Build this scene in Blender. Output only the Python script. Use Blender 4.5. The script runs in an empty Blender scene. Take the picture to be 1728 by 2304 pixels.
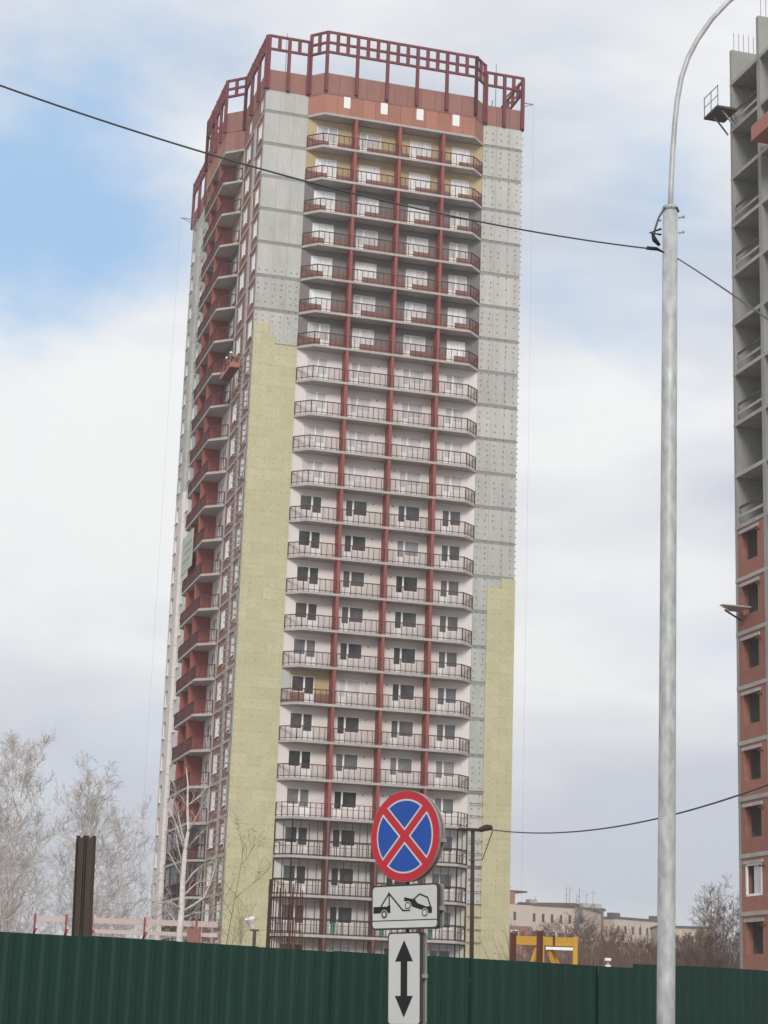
import bpy, bmesh, math, random
from math import sin, cos, tan, radians, pi
from mathutils import Vector, Matrix
random.seed(7)
R = radians
scene = bpy.context.scene
col = scene.collection

# ------------------------------------------------------------------ camera
PXW, PXH = 1728, 2304                       # pixel grid used for measuring
FPX, PITCH, ROLL, EYE = 4391.557, R(14.518), R(1.992), 1.6
cam = bpy.data.cameras.new('camera')
cam.sensor_fit = 'HORIZONTAL'; cam.sensor_width = 36.0
cam.lens = 36.0 * FPX / PXW
cam.clip_start = 0.1; cam.clip_end = 6000
camo = bpy.data.objects.new('camera', cam); col.objects.link(camo)
fw = Vector((0, cos(PITCH), sin(PITCH))); up0 = Vector((0, -sin(PITCH), cos(PITCH))); rt0 = Vector((1, 0, 0))
rt = rt0 * cos(ROLL) + up0 * sin(ROLL); up = -rt0 * sin(ROLL) + up0 * cos(ROLL)
M3 = Matrix((rt, up, -fw)).transposed()
camo.matrix_world = Matrix.Translation((0, 0, EYE)) @ M3.to_4x4()
scene.camera = camo

def at(px, py, Y):
    """measured pixel -> world point standing Y metres away"""
    d = fw + rt * ((px - PXW / 2) / FPX) - up * ((py - PXH / 2) / FPX)
    s = Y / d.y
    return Vector((0, 0, EYE)) + d * s

# ------------------------------------------------------------------ sky, sun, exposure
SUN_EL, SUN_AZ = 33.0, 180.0                # azimuth clockwise from +Y (the view direction)
world = bpy.data.worlds.new('World'); scene.world = world; world.use_nodes = True
nt = world.node_tree; nt.nodes.clear(); N = nt.nodes.new; L = nt.links.new
wout = N('ShaderNodeOutputWorld'); bg = N('ShaderNodeBackground'); bg.inputs[1].default_value = 0.1
L(bg.outputs[0], wout.inputs[0])
sky = N('ShaderNodeTexSky'); sky.sky_type = 'NISHITA'; sky.sun_disc = False
sky.sun_elevation = R(SUN_EL); sky.sun_rotation = R(SUN_AZ); sky.air_density = 1.0; sky.dust_density = 0.6; sky.ozone_density = 1.6
tc = N('ShaderNodeTexCoord')
def wmath(op, a, b=None, c=None, clamp=False):
    n = N('ShaderNodeMath'); n.operation = op; n.use_clamp = clamp
    for i, x in enumerate((a, b, c)):
        if x is None: continue
        if isinstance(x, (int, float)): n.inputs[i].default_value = x
        else: L(x, n.inputs[i])
    return n.outputs[0]
def wnoise(scale, loc, sc, detail=5, rough=0.55, dist=0.0):
    m = N('ShaderNodeMapping'); L(tc.outputs['Generated'], m.inputs[0])
    m.inputs['Location'].default_value = loc; m.inputs['Scale'].default_value = sc
    n = N('ShaderNodeTexNoise'); L(m.outputs[0], n.inputs['Vector'])
    n.inputs['Scale'].default_value = scale; n.inputs['Detail'].default_value = detail
    n.inputs['Roughness'].default_value = rough; n.inputs['Distortion'].default_value = dist
    return n.outputs['Fac']
def wgap(px, py, size, amount, squash=1.0):
    """an opening between clouds: soft round hole around one direction"""
    d = (at(px, py, 100) - Vector((0, 0, EYE))).normalized()
    s = N('ShaderNodeVectorMath'); s.operation = 'SUBTRACT'; L(tc.outputs['Generated'], s.inputs[0]); s.inputs[1].default_value = d
    k = N('ShaderNodeVectorMath'); k.operation = 'MULTIPLY'; L(s.outputs[0], k.inputs[0]); k.inputs[1].default_value = (1, 1, squash)
    l = N('ShaderNodeVectorMath'); l.operation = 'LENGTH'; L(k.outputs[0], l.inputs[0])
    t = wmath('DIVIDE', l.outputs['Value'], size)
    t = wmath('MULTIPLY', t, t)
    return wmath('MULTIPLY', wmath('POWER', 2.718, wmath('MULTIPLY', t, -1.0)), amount)
n1 = wnoise(7.0, (3.1, 1.7, 0.4), (1, 1, 1.7), 6, 0.55, 0.3)
n2 = wnoise(4.0, (0.3, 5.2, 2.6), (1, 1, 3.2), 5, 0.5, 0.2)
gap = wmath('ADD', wgap(60, 440, 0.085, 0.34), wgap(1400, 640, 0.08, 0.23, 1.6))
gap = wmath('ADD', gap, wgap(330, 560, 0.055, 0.22))
gap = wmath('ADD', gap, wgap(700, 40, 0.20, 0.10, 1.5))
thick = wmath('ADD', wgap(100, 1000, 0.11, 0.16), wgap(1350, 1150, 0.09, 0.10))
thick = wmath('SUBTRACT', thick, wmath('ADD', wgap(900, 20, 0.16, 0.09, 1.6), wgap(900, 1830, 0.30, 0.12, 5.0)))
n2 = wmath('ADD', n2, thick)
cov = wmath('SUBTRACT', wmath('ADD', n1, 0.25), gap)
mr = N('ShaderNodeMapRange'); mr.interpolation_type = 'SMOOTHSTEP'; L(cov, mr.inputs[0])
mr.inputs[1].default_value = 0.22; mr.inputs[2].default_value = 0.72; mr.inputs[3].default_value = 0.0; mr.inputs[4].default_value = 1.0
cr = N('ShaderNodeValToRGB'); L(n2, cr.inputs[0])
cr.color_ramp.elements[0].position = 0.36; cr.color_ramp.elements[0].color = (4.2, 4.42, 4.98, 1)
cr.color_ramp.elements[1].position = 0.66; cr.color_ramp.elements[1].color = (6.15, 6.2, 6.25, 1)
# puffy white rim around the openings
mx = N('ShaderNodeMix'); mx.data_type = 'RGBA'
skm = N('ShaderNodeMix'); skm.data_type = 'RGBA'; skm.inputs[0].default_value = 0.75
L(sky.outputs[0], skm.inputs[6]); skm.inputs[7].default_value = (2.7, 4.2, 6.0, 1)
L(mr.outputs[0], mx.inputs[0]); L(skm.outputs[2], mx.inputs[6]); L(cr.outputs[0], mx.inputs[7])
L(mx.outputs[2], bg.inputs[0])

sun = bpy.data.lights.new('sun', 'SUN'); sun.energy = 1.5; sun.angle = R(18); sun.color = (1.0, 0.95, 0.88)
suno = bpy.data.objects.new('sun', sun); col.objects.link(suno)
sd = Vector((sin(R(SUN_AZ)) * cos(R(SUN_EL)), cos(R(SUN_AZ)) * cos(R(SUN_EL)), sin(R(SUN_EL))))
suno.rotation_euler = sd.to_track_quat('Z', 'Y').to_euler(); suno.location = (0, -20, 60)
vs = scene.view_settings
vs.view_transform = 'Standard'; vs.look = 'None'; vs.exposure = 0.62; vs.gamma = 1.0; vs.use_curve_mapping = False

# ------------------------------------------------------------------ materials
def s2l(c):
    return tuple(((x / 255) / 12.92 if x / 255 <= 0.04045 else ((x / 255 + 0.055) / 1.055) ** 2.4) for x in c)
MATS = {}
def mat(name, c, rough=0.85, var=0.12, scale=1.5, bump=0.0, metal=0.0, rnd=0.0, stretch=(1, 1, 1), var2=0.0, scale2=12, spec=0.3):
    """c is linear base colour; var/scale is mottling, rnd is piece-to-piece difference"""
    m = bpy.data.materials.new(name); m.use_nodes = True; t = m.node_tree
    b = t.nodes['Principled BSDF']; n = t.nodes.new; l = t.links.new
    b.inputs['Roughness'].default_value = rough; b.inputs['Metallic'].default_value = metal
    b.inputs['Specular IOR Level'].default_value = spec
    co = n('ShaderNodeTexCoord'); oi = n('ShaderNodeObjectInfo')
    mp = n('ShaderNodeMapping'); mp.inputs['Scale'].default_value = stretch; l(co.outputs['Object'], mp.inputs[0])
    off = n('ShaderNodeVectorMath'); off.operation = 'SCALE'; off.inputs[0].default_value = (37, 53, 71); l(oi.outputs['Random'], off.inputs['Scale'])
    l(off.outputs[0], mp.inputs['Location'])
    nz = n('ShaderNodeTexNoise'); nz.inputs['Scale'].default_value = scale; nz.inputs['Detail'].default_value = 7; nz.inputs['Roughness'].default_value = 0.62
    l(mp.outputs[0], nz.inputs['Vector'])
    def mth(op, a, bb):
        q = n('ShaderNodeMath'); q.operation = op
        for i, x in enumerate((a, bb)):
            if isinstance(x, (int, float)): q.inputs[i].default_value = x
            else: l(x, q.inputs[i])
        return q.outputs[0]
    f = mth('ADD', mth('MULTIPLY', mth('SUBTRACT', nz.outputs['Fac'], 0.5), 4 * var), 1.0)
    if var2:
        nz2 = n('ShaderNodeTexNoise'); nz2.inputs['Scale'].default_value = scale2; nz2.inputs['Detail'].default_value = 4
        l(mp.outputs[0], nz2.inputs['Vector'])
        f = mth('ADD', f, mth('MULTIPLY', mth('SUBTRACT', nz2.outputs['Fac'], 0.5), 4 * var2))
    if rnd:
        f = mth('ADD', f, mth('MULTIPLY', mth('SUBTRACT', oi.outputs['Random'], 0.5), 2 * rnd))
    vm = n('ShaderNodeVectorMath'); vm.operation = 'SCALE'; vm.inputs[0].default_value = c[:3]; l(f, vm.inputs['Scale'])
    l(vm.outputs[0], b.inputs['Base Color'])
    if bump:
        bp = n('ShaderNodeBump'); bp.inputs['Strength'].default_value = bump; bp.inputs['Distance'].default_value = 0.02
        l(nz.outputs['Fac'], bp.inputs['Height']); l(bp.outputs[0], b.inputs['Normal'])
    MATS[name] = m
    return m
M = {}
M['concrete'] = mat('concrete', (0.46, 0.46, 0.435), 0.9, 0.15, 0.55, 0.2, rnd=0.07, stretch=(1.6, 1.6, 0.45), var2=0.07, scale2=6)
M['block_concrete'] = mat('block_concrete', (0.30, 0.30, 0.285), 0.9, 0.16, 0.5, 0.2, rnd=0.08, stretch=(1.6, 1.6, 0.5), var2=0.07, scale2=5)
M['concrete_dark'] = mat('concrete_dark', (0.27, 0.27, 0.26), 0.9, 0.12, 0.8, 0.2, var2=0.05)
M['slab'] = mat('slab', (0.42, 0.395, 0.38), 0.9, 0.14, 1.3, 0.15, rnd=0.05, var2=0.08, scale2=5)
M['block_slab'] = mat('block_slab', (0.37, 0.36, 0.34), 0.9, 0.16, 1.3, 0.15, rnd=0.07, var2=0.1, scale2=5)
M['white_plaster'] = mat('white_plaster', (0.70, 0.66, 0.63), 0.9, 0.04, 0.5, 0.05, rnd=0.025)
M['grey_wall'] = mat('grey_wall', (0.20, 0.185, 0.18), 0.95, 0.12, 0.8, 0.1, rnd=0.05)  # wall grey, lowered to carry the contact shade of the balcony recesses
M['ochre_wall'] = mat('ochre_wall', (0.47, 0.37, 0.22), 0.95, 0.12, 0.8, 0.1, rnd=0.05)
M['wool'] = mat('mineral_wool', (0.505, 0.475, 0.305), 0.97, 0.08, 0.4, 0.1, rnd=0.05, var2=0.05, scale2=4)
M['brick'] = mat('brick', (0.30, 0.135, 0.10), 0.95, 0.14, 0.9, 0.1, rnd=0.09, var2=0.16, scale2=9, stretch=(1, 1, 3))
M['brick_brown'] = mat('brick_brown', (0.27, 0.145, 0.112), 0.95, 0.12, 0.9, 0.1, rnd=0.08, var2=0.08, scale2=9, stretch=(1, 1, 3))
M['red_wall'] = mat('red_partition', (0.30, 0.092, 0.080), 0.9, 0.07, 0.8, 0.05, rnd=0.07)
M['brown_wall'] = mat('brown_partition', (0.21, 0.09, 0.075), 0.9, 0.10, 0.8, 0.05, rnd=0.07)
M['clad_orange'] = mat('cladding_orange', (0.37, 0.17, 0.125), 0.9, 0.10, 0.6, 0.05, rnd=0.12, var2=0.05, scale2=3)
M['clad_red'] = mat('cladding_red', (0.29, 0.145, 0.125), 0.9, 0.08, 0.6, 0.05, rnd=0.08, var2=0.05, scale2=3)
M['steel_red'] = mat('steel_red', (0.165, 0.042, 0.050), 0.7, 0.10, 1.0, rnd=0.10)
M['rail'] = mat('railing_paint', (0.095, 0.038, 0.037), 0.7, 0.15, 1.0, rnd=0.08)
M['glaze'] = mat('dark_glazing_frame', (0.035, 0.026, 0.025), 0.6, 0.1, 1.0)
M['white_pvc'] = mat('white_frame', (0.84, 0.84, 0.83), 0.6, 0.03, 2.0)
M['film_sky'] = mat('film_sky_pane', (0.76, 0.77, 0.78), 0.35, 0.34, 1.3, rnd=0.14, stretch=(5, 5, 0.7), spec=0.5)  # pale film look, with the bright sky reflection put into the pane colour
M['film_sky2'] = mat('hazy_film_pane', (0.56, 0.55, 0.55), 0.5, 0.20, 0.9, rnd=0.15, stretch=(2, 2, 1), spec=0.5)
M['pane'] = mat('dark_window_pane', (0.075, 0.071, 0.072), 0.08, 0.55, 1.1, rnd=0.55, spec=0.6)  # strong uneven tone stands in for reflections on the dark glass
M['core'] = mat('dark_interior', (0.06, 0.058, 0.055), 0.95, 0.1, 1)
M['fence'] = mat('green_sheet', (0.0036, 0.033, 0.022), 0.5, 0.12, 0.35, 0.25, rnd=0.12, spec=0.3, var2=0.05, scale2=2)
M['galv'] = mat('galvanised', (0.44, 0.46, 0.46), 0.5, 0.08, 3.0, 0.05, metal=0.15, stretch=(1, 1, 0.4), var2=0.30, scale2=13)
M['black'] = mat('black_rubber', (0.012, 0.012, 0.014), 0.6, 0.1, 4)
M['cable'] = mat('cable', (0.075, 0.078, 0.085), 0.6, 0.05, 4)
M['birch'] = mat('birch_bark', (0.62, 0.58, 0.55), 0.9, 0.22, 3.0, stretch=(1, 1, 3), var2=0.1)
M['birch_twig'] = mat('birch_twig', (0.45, 0.41, 0.385), 0.9, 0.15, 1.0)
M['twig_brown'] = mat('twig_brown', (0.24, 0.185, 0.12), 0.95, 0.2, 0.3)
M['pale_twig'] = mat('pale_brown_twig', (0.36, 0.29, 0.255), 0.95, 0.2, 0.3)
M['brush_brown'] = mat('brush_brown', (0.19, 0.125, 0.10), 0.95, 0.25, 0.15, rnd=0.2)
M['pole_wood'] = mat('dark_pole', (0.055, 0.036, 0.033), 0.9, 0.15, 2)
M['rust'] = mat('rusty_steel', (0.11, 0.042, 0.028), 0.9, 0.22, 1.5, 0.1, var2=0.1)
M['brown_steel'] = mat('brown_steel', (0.075, 0.058, 0.047), 0.8, 0.16, 1.0, rnd=0.06)
M['yellow'] = mat('yellow_paint', (0.52, 0.29, 0.035), 0.6, 0.10, 1.5, rnd=0.08, var2=0.08)
M['pink_board'] = mat('weathered_board', (0.50, 0.41, 0.385), 0.9, 0.10, 1.0, rnd=0.12, stretch=(0.4, 0.4, 3))
M['red_post'] = mat('red_post', (0.27, 0.07, 0.065), 0.7, 0.12, 2)
M['ground'] = mat('ground_dirt', (0.20, 0.17, 0.145), 0.95, 0.2, 0.08, 0.3, var2=0.15, scale2=1.2)
M['beige'] = mat('beige_render', (0.55, 0.465, 0.385), 0.9, 0.06, 0.2, rnd=0.03)
M['far_brick'] = mat('far_brick', (0.30, 0.145, 0.105), 0.9, 0.08, 0.2)
M['far_grey'] = mat('far_grey', (0.30, 0.29, 0.28), 0.9, 0.1, 0.2)
M['roof_dark'] = mat('roof_dark', (0.11, 0.085, 0.08), 0.9, 0.1, 0.3)
M['far_pane'] = mat('far_pane', (0.05, 0.05, 0.055), 0.3, 0.2, 0.5, rnd=0.4)
M['sign_red'] = mat('sign_red', (0.48, 0.018, 0.034), 0.4, 0.06, 2.5, spec=0.5)
M['sign_blue'] = mat('sign_blue', (0.008, 0.070, 0.36), 0.4, 0.06, 2.5, spec=0.5)
M['sign_white'] = mat('sign_white', (0.56, 0.57, 0.56), 0.4, 0.06, 2.5, spec=0.5)
M['sign_black'] = mat('sign_black', (0.016, 0.017, 0.018), 0.45, 0.05, 3)
M['sign_back'] = mat('sign_back', (0.30, 0.29, 0.27), 0.5, 0.08, 3, metal=0.2)
M['sign_edge'] = mat('sign_edge', (0.045, 0.045, 0.045), 0.6, 0.1, 3)
M['green_bag'] = mat('green_panel', (0.08, 0.33, 0.21), 0.7, 0.05, 2)
M['skin'] = mat('skin', (0.45, 0.25, 0.17), 0.7, 0.05, 4)
M['helmet'] = mat('white_helmet', (0.80, 0.80, 0.77), 0.4, 0.02, 4)
M['jacket'] = mat('dark_jacket', (0.05, 0.04, 0.035), 0.9, 0.15, 4)
M['banner'] = mat('pale_banner', (0.50, 0.53, 0.46), 0.7, 0.05, 1)
M['platform_red'] = mat('platform_red', (0.40, 0.16, 0.12), 0.6, 0.1, 2)
def glass_mat():
    m = bpy.data.materials.new('clear_glass'); m.use_nodes = True; t = m.node_tree; t.nodes.clear()
    o = t.nodes.new('ShaderNodeOutputMaterial'); mx = t.nodes.new('ShaderNodeMixShader'); lw = t.nodes.new('ShaderNodeLayerWeight'); pw = t.nodes.new('ShaderNodeMath'); ad = t.nodes.new('ShaderNodeMath')
    tr = t.nodes.new('ShaderNodeBsdfTransparent'); gl = t.nodes.new('ShaderNodeBsdfGlossy'); lw.inputs[0].default_value = 0.5
    pw.operation = 'POWER'; pw.inputs[1].default_value = 4.0; ad.operation = 'MULTIPLY_ADD'; ad.inputs[1].default_value = 0.85; ad.inputs[2].default_value = 0.06
    tr.inputs[0].default_value = (0.96, 0.97, 0.965, 1); gl.inputs['Roughness'].default_value = 0.03
    l = t.links.new
    l(lw.outputs['Facing'], pw.inputs[0]); l(pw.outputs[0], ad.inputs[0]); l(ad.outputs[0], mx.inputs[0]); l(tr.outputs[0], mx.inputs[1]); l(gl.outputs[0], mx.inputs[2]); l(mx.outputs[0], o.inputs[0])
    return m
M['glass'] = glass_mat()

# ------------------------------------------------------------------ mesh helpers
class MB:
    def __init__(s): s.v = []; s.f = []
    def box(s, x0, x1, y0, y1, z0, z1):
        i = len(s.v)
        s.v += [(x0, y0, z0), (x1, y0, z0), (x1, y1, z0), (x0, y1, z0), (x0, y0, z1), (x1, y0, z1), (x1, y1, z1), (x0, y1, z1)]
        s.f += [(i, i+3, i+2, i+1), (i+4, i+5, i+6, i+7), (i, i+1, i+5, i+4), (i+1, i+2, i+6, i+5), (i+2, i+3, i+7, i+6), (i+3, i, i+4, i+7)]
        return s
    def prism(s, poly, z0, z1):
        i = len(s.v); n = len(poly)
        s.v += [(x, y, z0) for x, y in poly] + [(x, y, z1) for x, y in poly]
        s.f += [tuple(i + k for k in range(n))[::-1], tuple(i + n + k for k in range(n))]
        s.f += [(i + k, i + (k+1) % n, i + n + (k+1) % n, i + n + k) for k in range(n)]
        return s
    def bar(s, p, q, w, d=None):
        """square bar between two points"""
        p, q = Vector(p), Vector(q); d = w if d is None else d
        ax = (q - p).normalized(); r = ax.cross(Vector((0, 0, 1)))
        r = Vector((1, 0, 0)) if r.length < 1e-4 else r.normalized()
        u = r.cross(ax).normalized(); i = len(s.v)
        for c in (p, q):
            for a, b in ((-1, -1), (1, -1), (1, 1), (-1, 1)): s.v.append(tuple(c + r * (a * w / 2) + u * (b * d / 2)))
        s.f += [(i, i+1, i+2, i+3)[::-1], (i+4, i+5, i+6, i+7)] + [(i + k, i + (k+1) % 4, i + 4 + (k+1) % 4, i + 4 + k) for k in range(4)]
        return s
    def tube(s, pts, rad, n=6, cap=True):
        pts = [Vector(p) for p in pts]
        if isinstance(rad, (int, float)): rad = [rad] * len(pts)
        i0 = len(s.v); ref = None
        for k, p in enumerate(pts):
            t = (pts[min(k+1, len(pts)-1)] - pts[max(k-1, 0)]).normalized()
            if ref is None:
                ref = t.cross(Vector((0, 0, 1)))
                if ref.length < 1e-3: ref = Vector((1, 0, 0))
            ref = (ref - t * ref.dot(t)).normalized(); b = t.cross(ref)
            for j in range(n):
                a = 2 * pi * j / n
                s.v.append(tuple(p + ref * (cos(a) * rad[k]) + b * (sin(a) * rad[k])))
        for k in range(len(pts) - 1):
            for j in range(n):
                a = i0 + k * n + j; b2 = i0 + k * n + (j+1) % n
                s.f.append((a, b2, b2 + n, a + n))
        if cap:
            s.f.append(tuple(i0 + j for j in range(n))[::-1]); e = i0 + (len(pts)-1) * n
            s.f.append(tuple(e + j for j in range(n)))
        return s
    def poly(s, pts):
        i = len(s.v); s.v += [tuple(p) for p in pts]; s.f.append(tuple(range(i, i + len(pts)))); return s
    def mesh(s, name, m, smooth=False):
        me = bpy.data.meshes.new(name); me.from_pydata(s.v, [], s.f); me.update()
        if m is not None: me.materials.append(m)
        if smooth: me.polygons.foreach_set('use_smooth', [True] * len(me.polygons))
        return me
    def build(s, name, m, parent=None, loc=None, smooth=False):
        return link(name, s.mesh(name, m, smooth), parent, loc)
def link(name, me, parent=None, loc=None):
    o = bpy.data.objects.new(name, me); col.objects.link(o)
    if parent is not None: o.parent = parent
    if loc is not None: o.location = loc
    return o
def tag(o, label=None, cat=None, group=None, kind=None):
    if label: o['label'] = label
    if cat: o['category'] = cat
    if group: o['group'] = group
    if kind: o['kind'] = kind
    return o
def thing(name, label, cat, loc=(0, 0, 0), rz=0, group=None):
    o = bpy.data.objects.new(name, None); col.objects.link(o); o.location = loc; o.rotation_euler = (0, 0, rz)
    o.empty_display_size = 0.3
    return tag(o, label, cat, group)
BOXC = {}
def boxpart(name, m, parent, x0, x1, y0, y1, z0, z1):
    """one box piece; alike pieces share mesh data"""
    dx, dy, dz = x1 - x0, y1 - y0, z1 - z0
    k = (name, m.name, round(dx, 3), round(dy, 3), round(dz, 3))
    if k not in BOXC: BOXC[k] = MB().box(-dx/2, dx/2, -dy/2, dy/2, 0, dz).mesh(name, m)
    return link(name, BOXC[k], parent, ((x0+x1)/2, (y0+y1)/2, z0))
def barpart(name, m, parent, p, q, w, d=None):
    return MB().bar(p, q, w, d).build(name, m, parent)

# ------------------------------------------------------------------ ground
g = MB()
g.poly([(-1190, -190, 0), (1190, -190, 0), (1190, 1490, 0), (-1190, 1490, 0)])
tag(g.build('ground', M['ground']), kind='structure')

# ------------------------------------------------------------------ the tower
TH = R(15.813); TX, TY = -11.357, 153.44
A, C, B, P, TW, TD = 3.757, 1.178, 13.613, 1.157, 23.356, 33.2
BE = A + 2*C + B                            # end of the balcony bay
H, Z0 = 3.0, 4.639
D1, WC, WP, WL = 8.36, 1.35, 1.50, 8.75      # flank: plain zone, chamfer, projection, straight length
WE = D1 + 2*WC + WL
ZC, ZBAND, ZT, ZTB = 78.516, 80.42, 83.53, 84.19
zk = lambda k: Z0 + (24 - k) * H             # floor level, k = 1 topmost balcony
tower = thing('apartment_tower', 'tall unfinished apartment tower with red balcony partitions, yellow insulation and open red roof frame', 'building', (TX, TY, 0), TH)

def wall(name, m, plane, s0, s1, z0, z1, holes, d0, d1):
    """a wall piece with real openings; plane 'u' = front, 'v' = left flank"""
    mb = MB(); xs = sorted({s0, s1, *[h[0] for h in holes], *[h[1] for h in holes]})
    for a, b in zip(xs[:-1], xs[1:]):
        zs = [z0]
        for h in sorted(holes, key=lambda h: h[2]):
            if h[0] <= a + 1e-6 and h[1] >= b - 1e-6: zs += [h[2], h[3]]
        zs.append(z1)
        for c, d in zip(zs[::2], zs[1::2]):
            if d - c > 1e-4:
                if plane == 'u': mb.box(a, b, d0, d1, c, d)
                else: mb.box(d0, d1, a, b, c, d)
    return mb.build(name, m, tower)
WINC = {}
def window(plane, s0, z, panels, d, pane_m, fw_=0.075, name='window'):
    """panels: (s0,s1,z0,z1,solid_height) relative to (s0, z); frame with its panes as sub-part"""
    key = (plane, tuple(panels), pane_m.name, round(d, 3))
    if key not in WINC:
        fr, pn = MB(), MB()
        def bx(mb, a, b, c, e, d0, d1):
            if plane == 'u': mb.box(a, b, d0, d1, c, e)
            else: mb.box(d0, d1, a, b, c, e)
        for (a, b, c, e, sol) in panels:
            bx(fr, a, a + fw_, c, e, 0, 0.07); bx(fr, b - fw_, b, c, e, 0, 0.07)
            bx(fr, a + fw_, b - fw_, e - fw_, e, 0, 0.07); bx(fr, a + fw_, b - fw_, c, c + fw_ + sol, 0, 0.07)
            bx(pn, a + fw_ * 0.7, b - fw_ * 0.7, c + fw_ * 0.7 + sol, e - fw_ * 0.7, 0.025, 0.045)
        WINC[key] = (fr.mesh(name, M['white_pvc']), pn.mesh('pane', pane_m))
    f, pm = WINC[key]
    loc = (s0, d, z) if plane == 'u' else (d, s0, z)
    o = link(name, f, tower, loc); link('pane', pm, o)
    return o
M['pane_grey'] = mat('greyish_pane', (0.20, 0.20, 0.205), 0.12, 0.4, 1.0, rnd=0.4, spec=0.6)
PRND = random.Random(17)
def pane_for(k):
    x = PRND.random()
    if k <= 7: return M['film_sky'] if x < .8 else M['film_sky2']
    if k <= 11: return M['film_sky2'] if x < .97 else M['pane_grey']
    return M['pane'] if x < .80 else M['pane_grey'] if x < .94 else M['film_sky2']

# inner body, closing the sides and back that the street does not show
mb = MB(); mb.box(0.55, TW - 0.32, 0.55, TD - 0.32, 0, 79.0); mb.build('core', M['core'], tower)
MB().box(TW - 0.3, TW - 0.002, 0.31, TD, 0, ZC).build('side_wall', M['concrete'], tower)
MB().box(0.31, TW - 0.31, TD - 0.3, TD - 0.002, 0, ZC).build('rear_wall', M['concrete'], tower)
MB().box(0.05, TW - 0.05, 0.05, TD - 0.05, ZC + 0.02, ZC + 0.2).build('roof', M['concrete_dark'], tower)

# piers of the front: one cast panel per storey, with a recessed joint and a slab nosing between
for k in range(0, 26):
    z = zk(k); z1 = z + 2.72 if k > 0 else ZC - 0.02
    if k == 0: z1 = ZC - 0.02
    if z1 - z < 0.2: continue
    boxpart('concrete_panel', M['concrete'], tower, 0, A - 0.01, 0, 0.5, z + 0.03, z1)
    boxpart('concrete_panel', M['concrete'], tower, BE + 0.01, TW, 0, 0.3, z + 0.03, z1)
    if k > 0:
        boxpart('slab_edge', M['concrete_dark'], tower, 0, A - 0.01, 0.025, 0.5, z1, z + 3.03)
        boxpart('slab_edge', M['concrete_dark'], tower, BE + 0.01, TW, 0.025, 0.3, z1, z + 3.03)
# formwork seams on the bare panels
sm = MB()
for k in range(0, 26):
    z = zk(k)
    for u in (1.3, 2.55): sm.box(u - 0.012, u + 0.012, -0.006, 0, z + 0.05, min(z + 2.7, ZC - .05))
    for u in (BE + 1.25, BE + 2.45): sm.box(u - 0.012, u + 0.012, -0.006, 0, z + 0.05, min(z + 2.7, ZC - .05))
tag(sm.build('formwork_seams', M['concrete_dark'], tower), kind='stuff')

# yellow insulation boards
rows_l = 57; BH = 0.9; rows_r = 35
def board_rows(ua, ub, n, rows, missing):
    w = (ub - ua) / n
    for r in range(rows):
        z = 6.0 + r * BH
        cuts = [i * w for i in range(n + 1)] if r % 2 == 0 else [0] + [(i + .5) * w for i in range(n)] + [n * w]
        for c, (p, q) in enumerate(zip(cuts[:-1], cuts[1:])):
            if (r, c) in missing: continue
            j = random.choice((0, 0, 0.006, 0.012))
            boxpart('insulation_board', M['wool'], tower, ua + p + 0.002, ua + q - 0.002, -0.11 - j, -0.002, z + 0.002, z + BH - 0.002)
board_rows(0, A - 0.02, 3, rows_l, {(56, 1), (56, 2), (55, 2), (55, 3)})
u0 = BE + 1.22
board_rows(u0, TW + 0.05, 2, rows_r, {(34, 0)})
for r in range(5):
    z = 6.0 + r * BH
    boxpart('insulation_board', M['wool'], tower, BE + 0.03, u0 - 0.01, -0.10, -0.002, z + 0.002, z + BH - 0.002)
# fixing brackets and anchor plates dotted over the piers
bk = MB(); an = MB()
zt_l = 6.0 + rows_l * BH; zt_r = 6.0 + rows_r * BH
z = 6.4
while z < 78:
    for u in (BE + 0.25, BE + 0.95, BE + 1.65, BE + 2.45, BE + 3.2):
        if random.random() > .1:
            uu = u + random.uniform(-.07, .07); ins = (u > u0 and z < zt_r) or z < 10.4
            if ins: an.box(uu - .035, uu + .035, -0.130, -0.10, z - .03, z + .03)
            else: bk.box(uu - .036, uu + .036, -0.09, 0, z - .036, z + .036)
    for u in (0.12, 0.75, 1.5, 2.2, 2.9, 3.5):
        if random.random() < .12: continue
        uu = u + random.uniform(-.09, .09)
        if z < zt_l: an.box(uu - .035, uu + .035, -0.130, -0.10, z - .03, z + .03)
        elif z < 62.5: bk.box(uu - .04, uu + .04, -0.08, 0, z - .04, z + .04)
    # the ones standing out from the far side, seen against the sky
    bk.box(TW, TW + 0.16, 0.15, 0.22, z - .05, z + .05)
    z += 0.60 if int(z / .6) % 5 else 0.45
tag(bk.build('wall_brackets', M['concrete_dark'], tower), kind='stuff')
tag(an.build('insulation_anchors', mat('anchor', (0.26, 0.235, 0.13), 0.9, 0.1, 2), tower), kind='stuff')
for i in range(13):                                     # tie bars beside the lowest floors
    z = 7.6 + i * 1.0
    boxpart('tie_bar', M['rail'], tower, BE + 0.05, BE + 1.25, -0.24, -0.20, z, z + 0.045)

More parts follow.
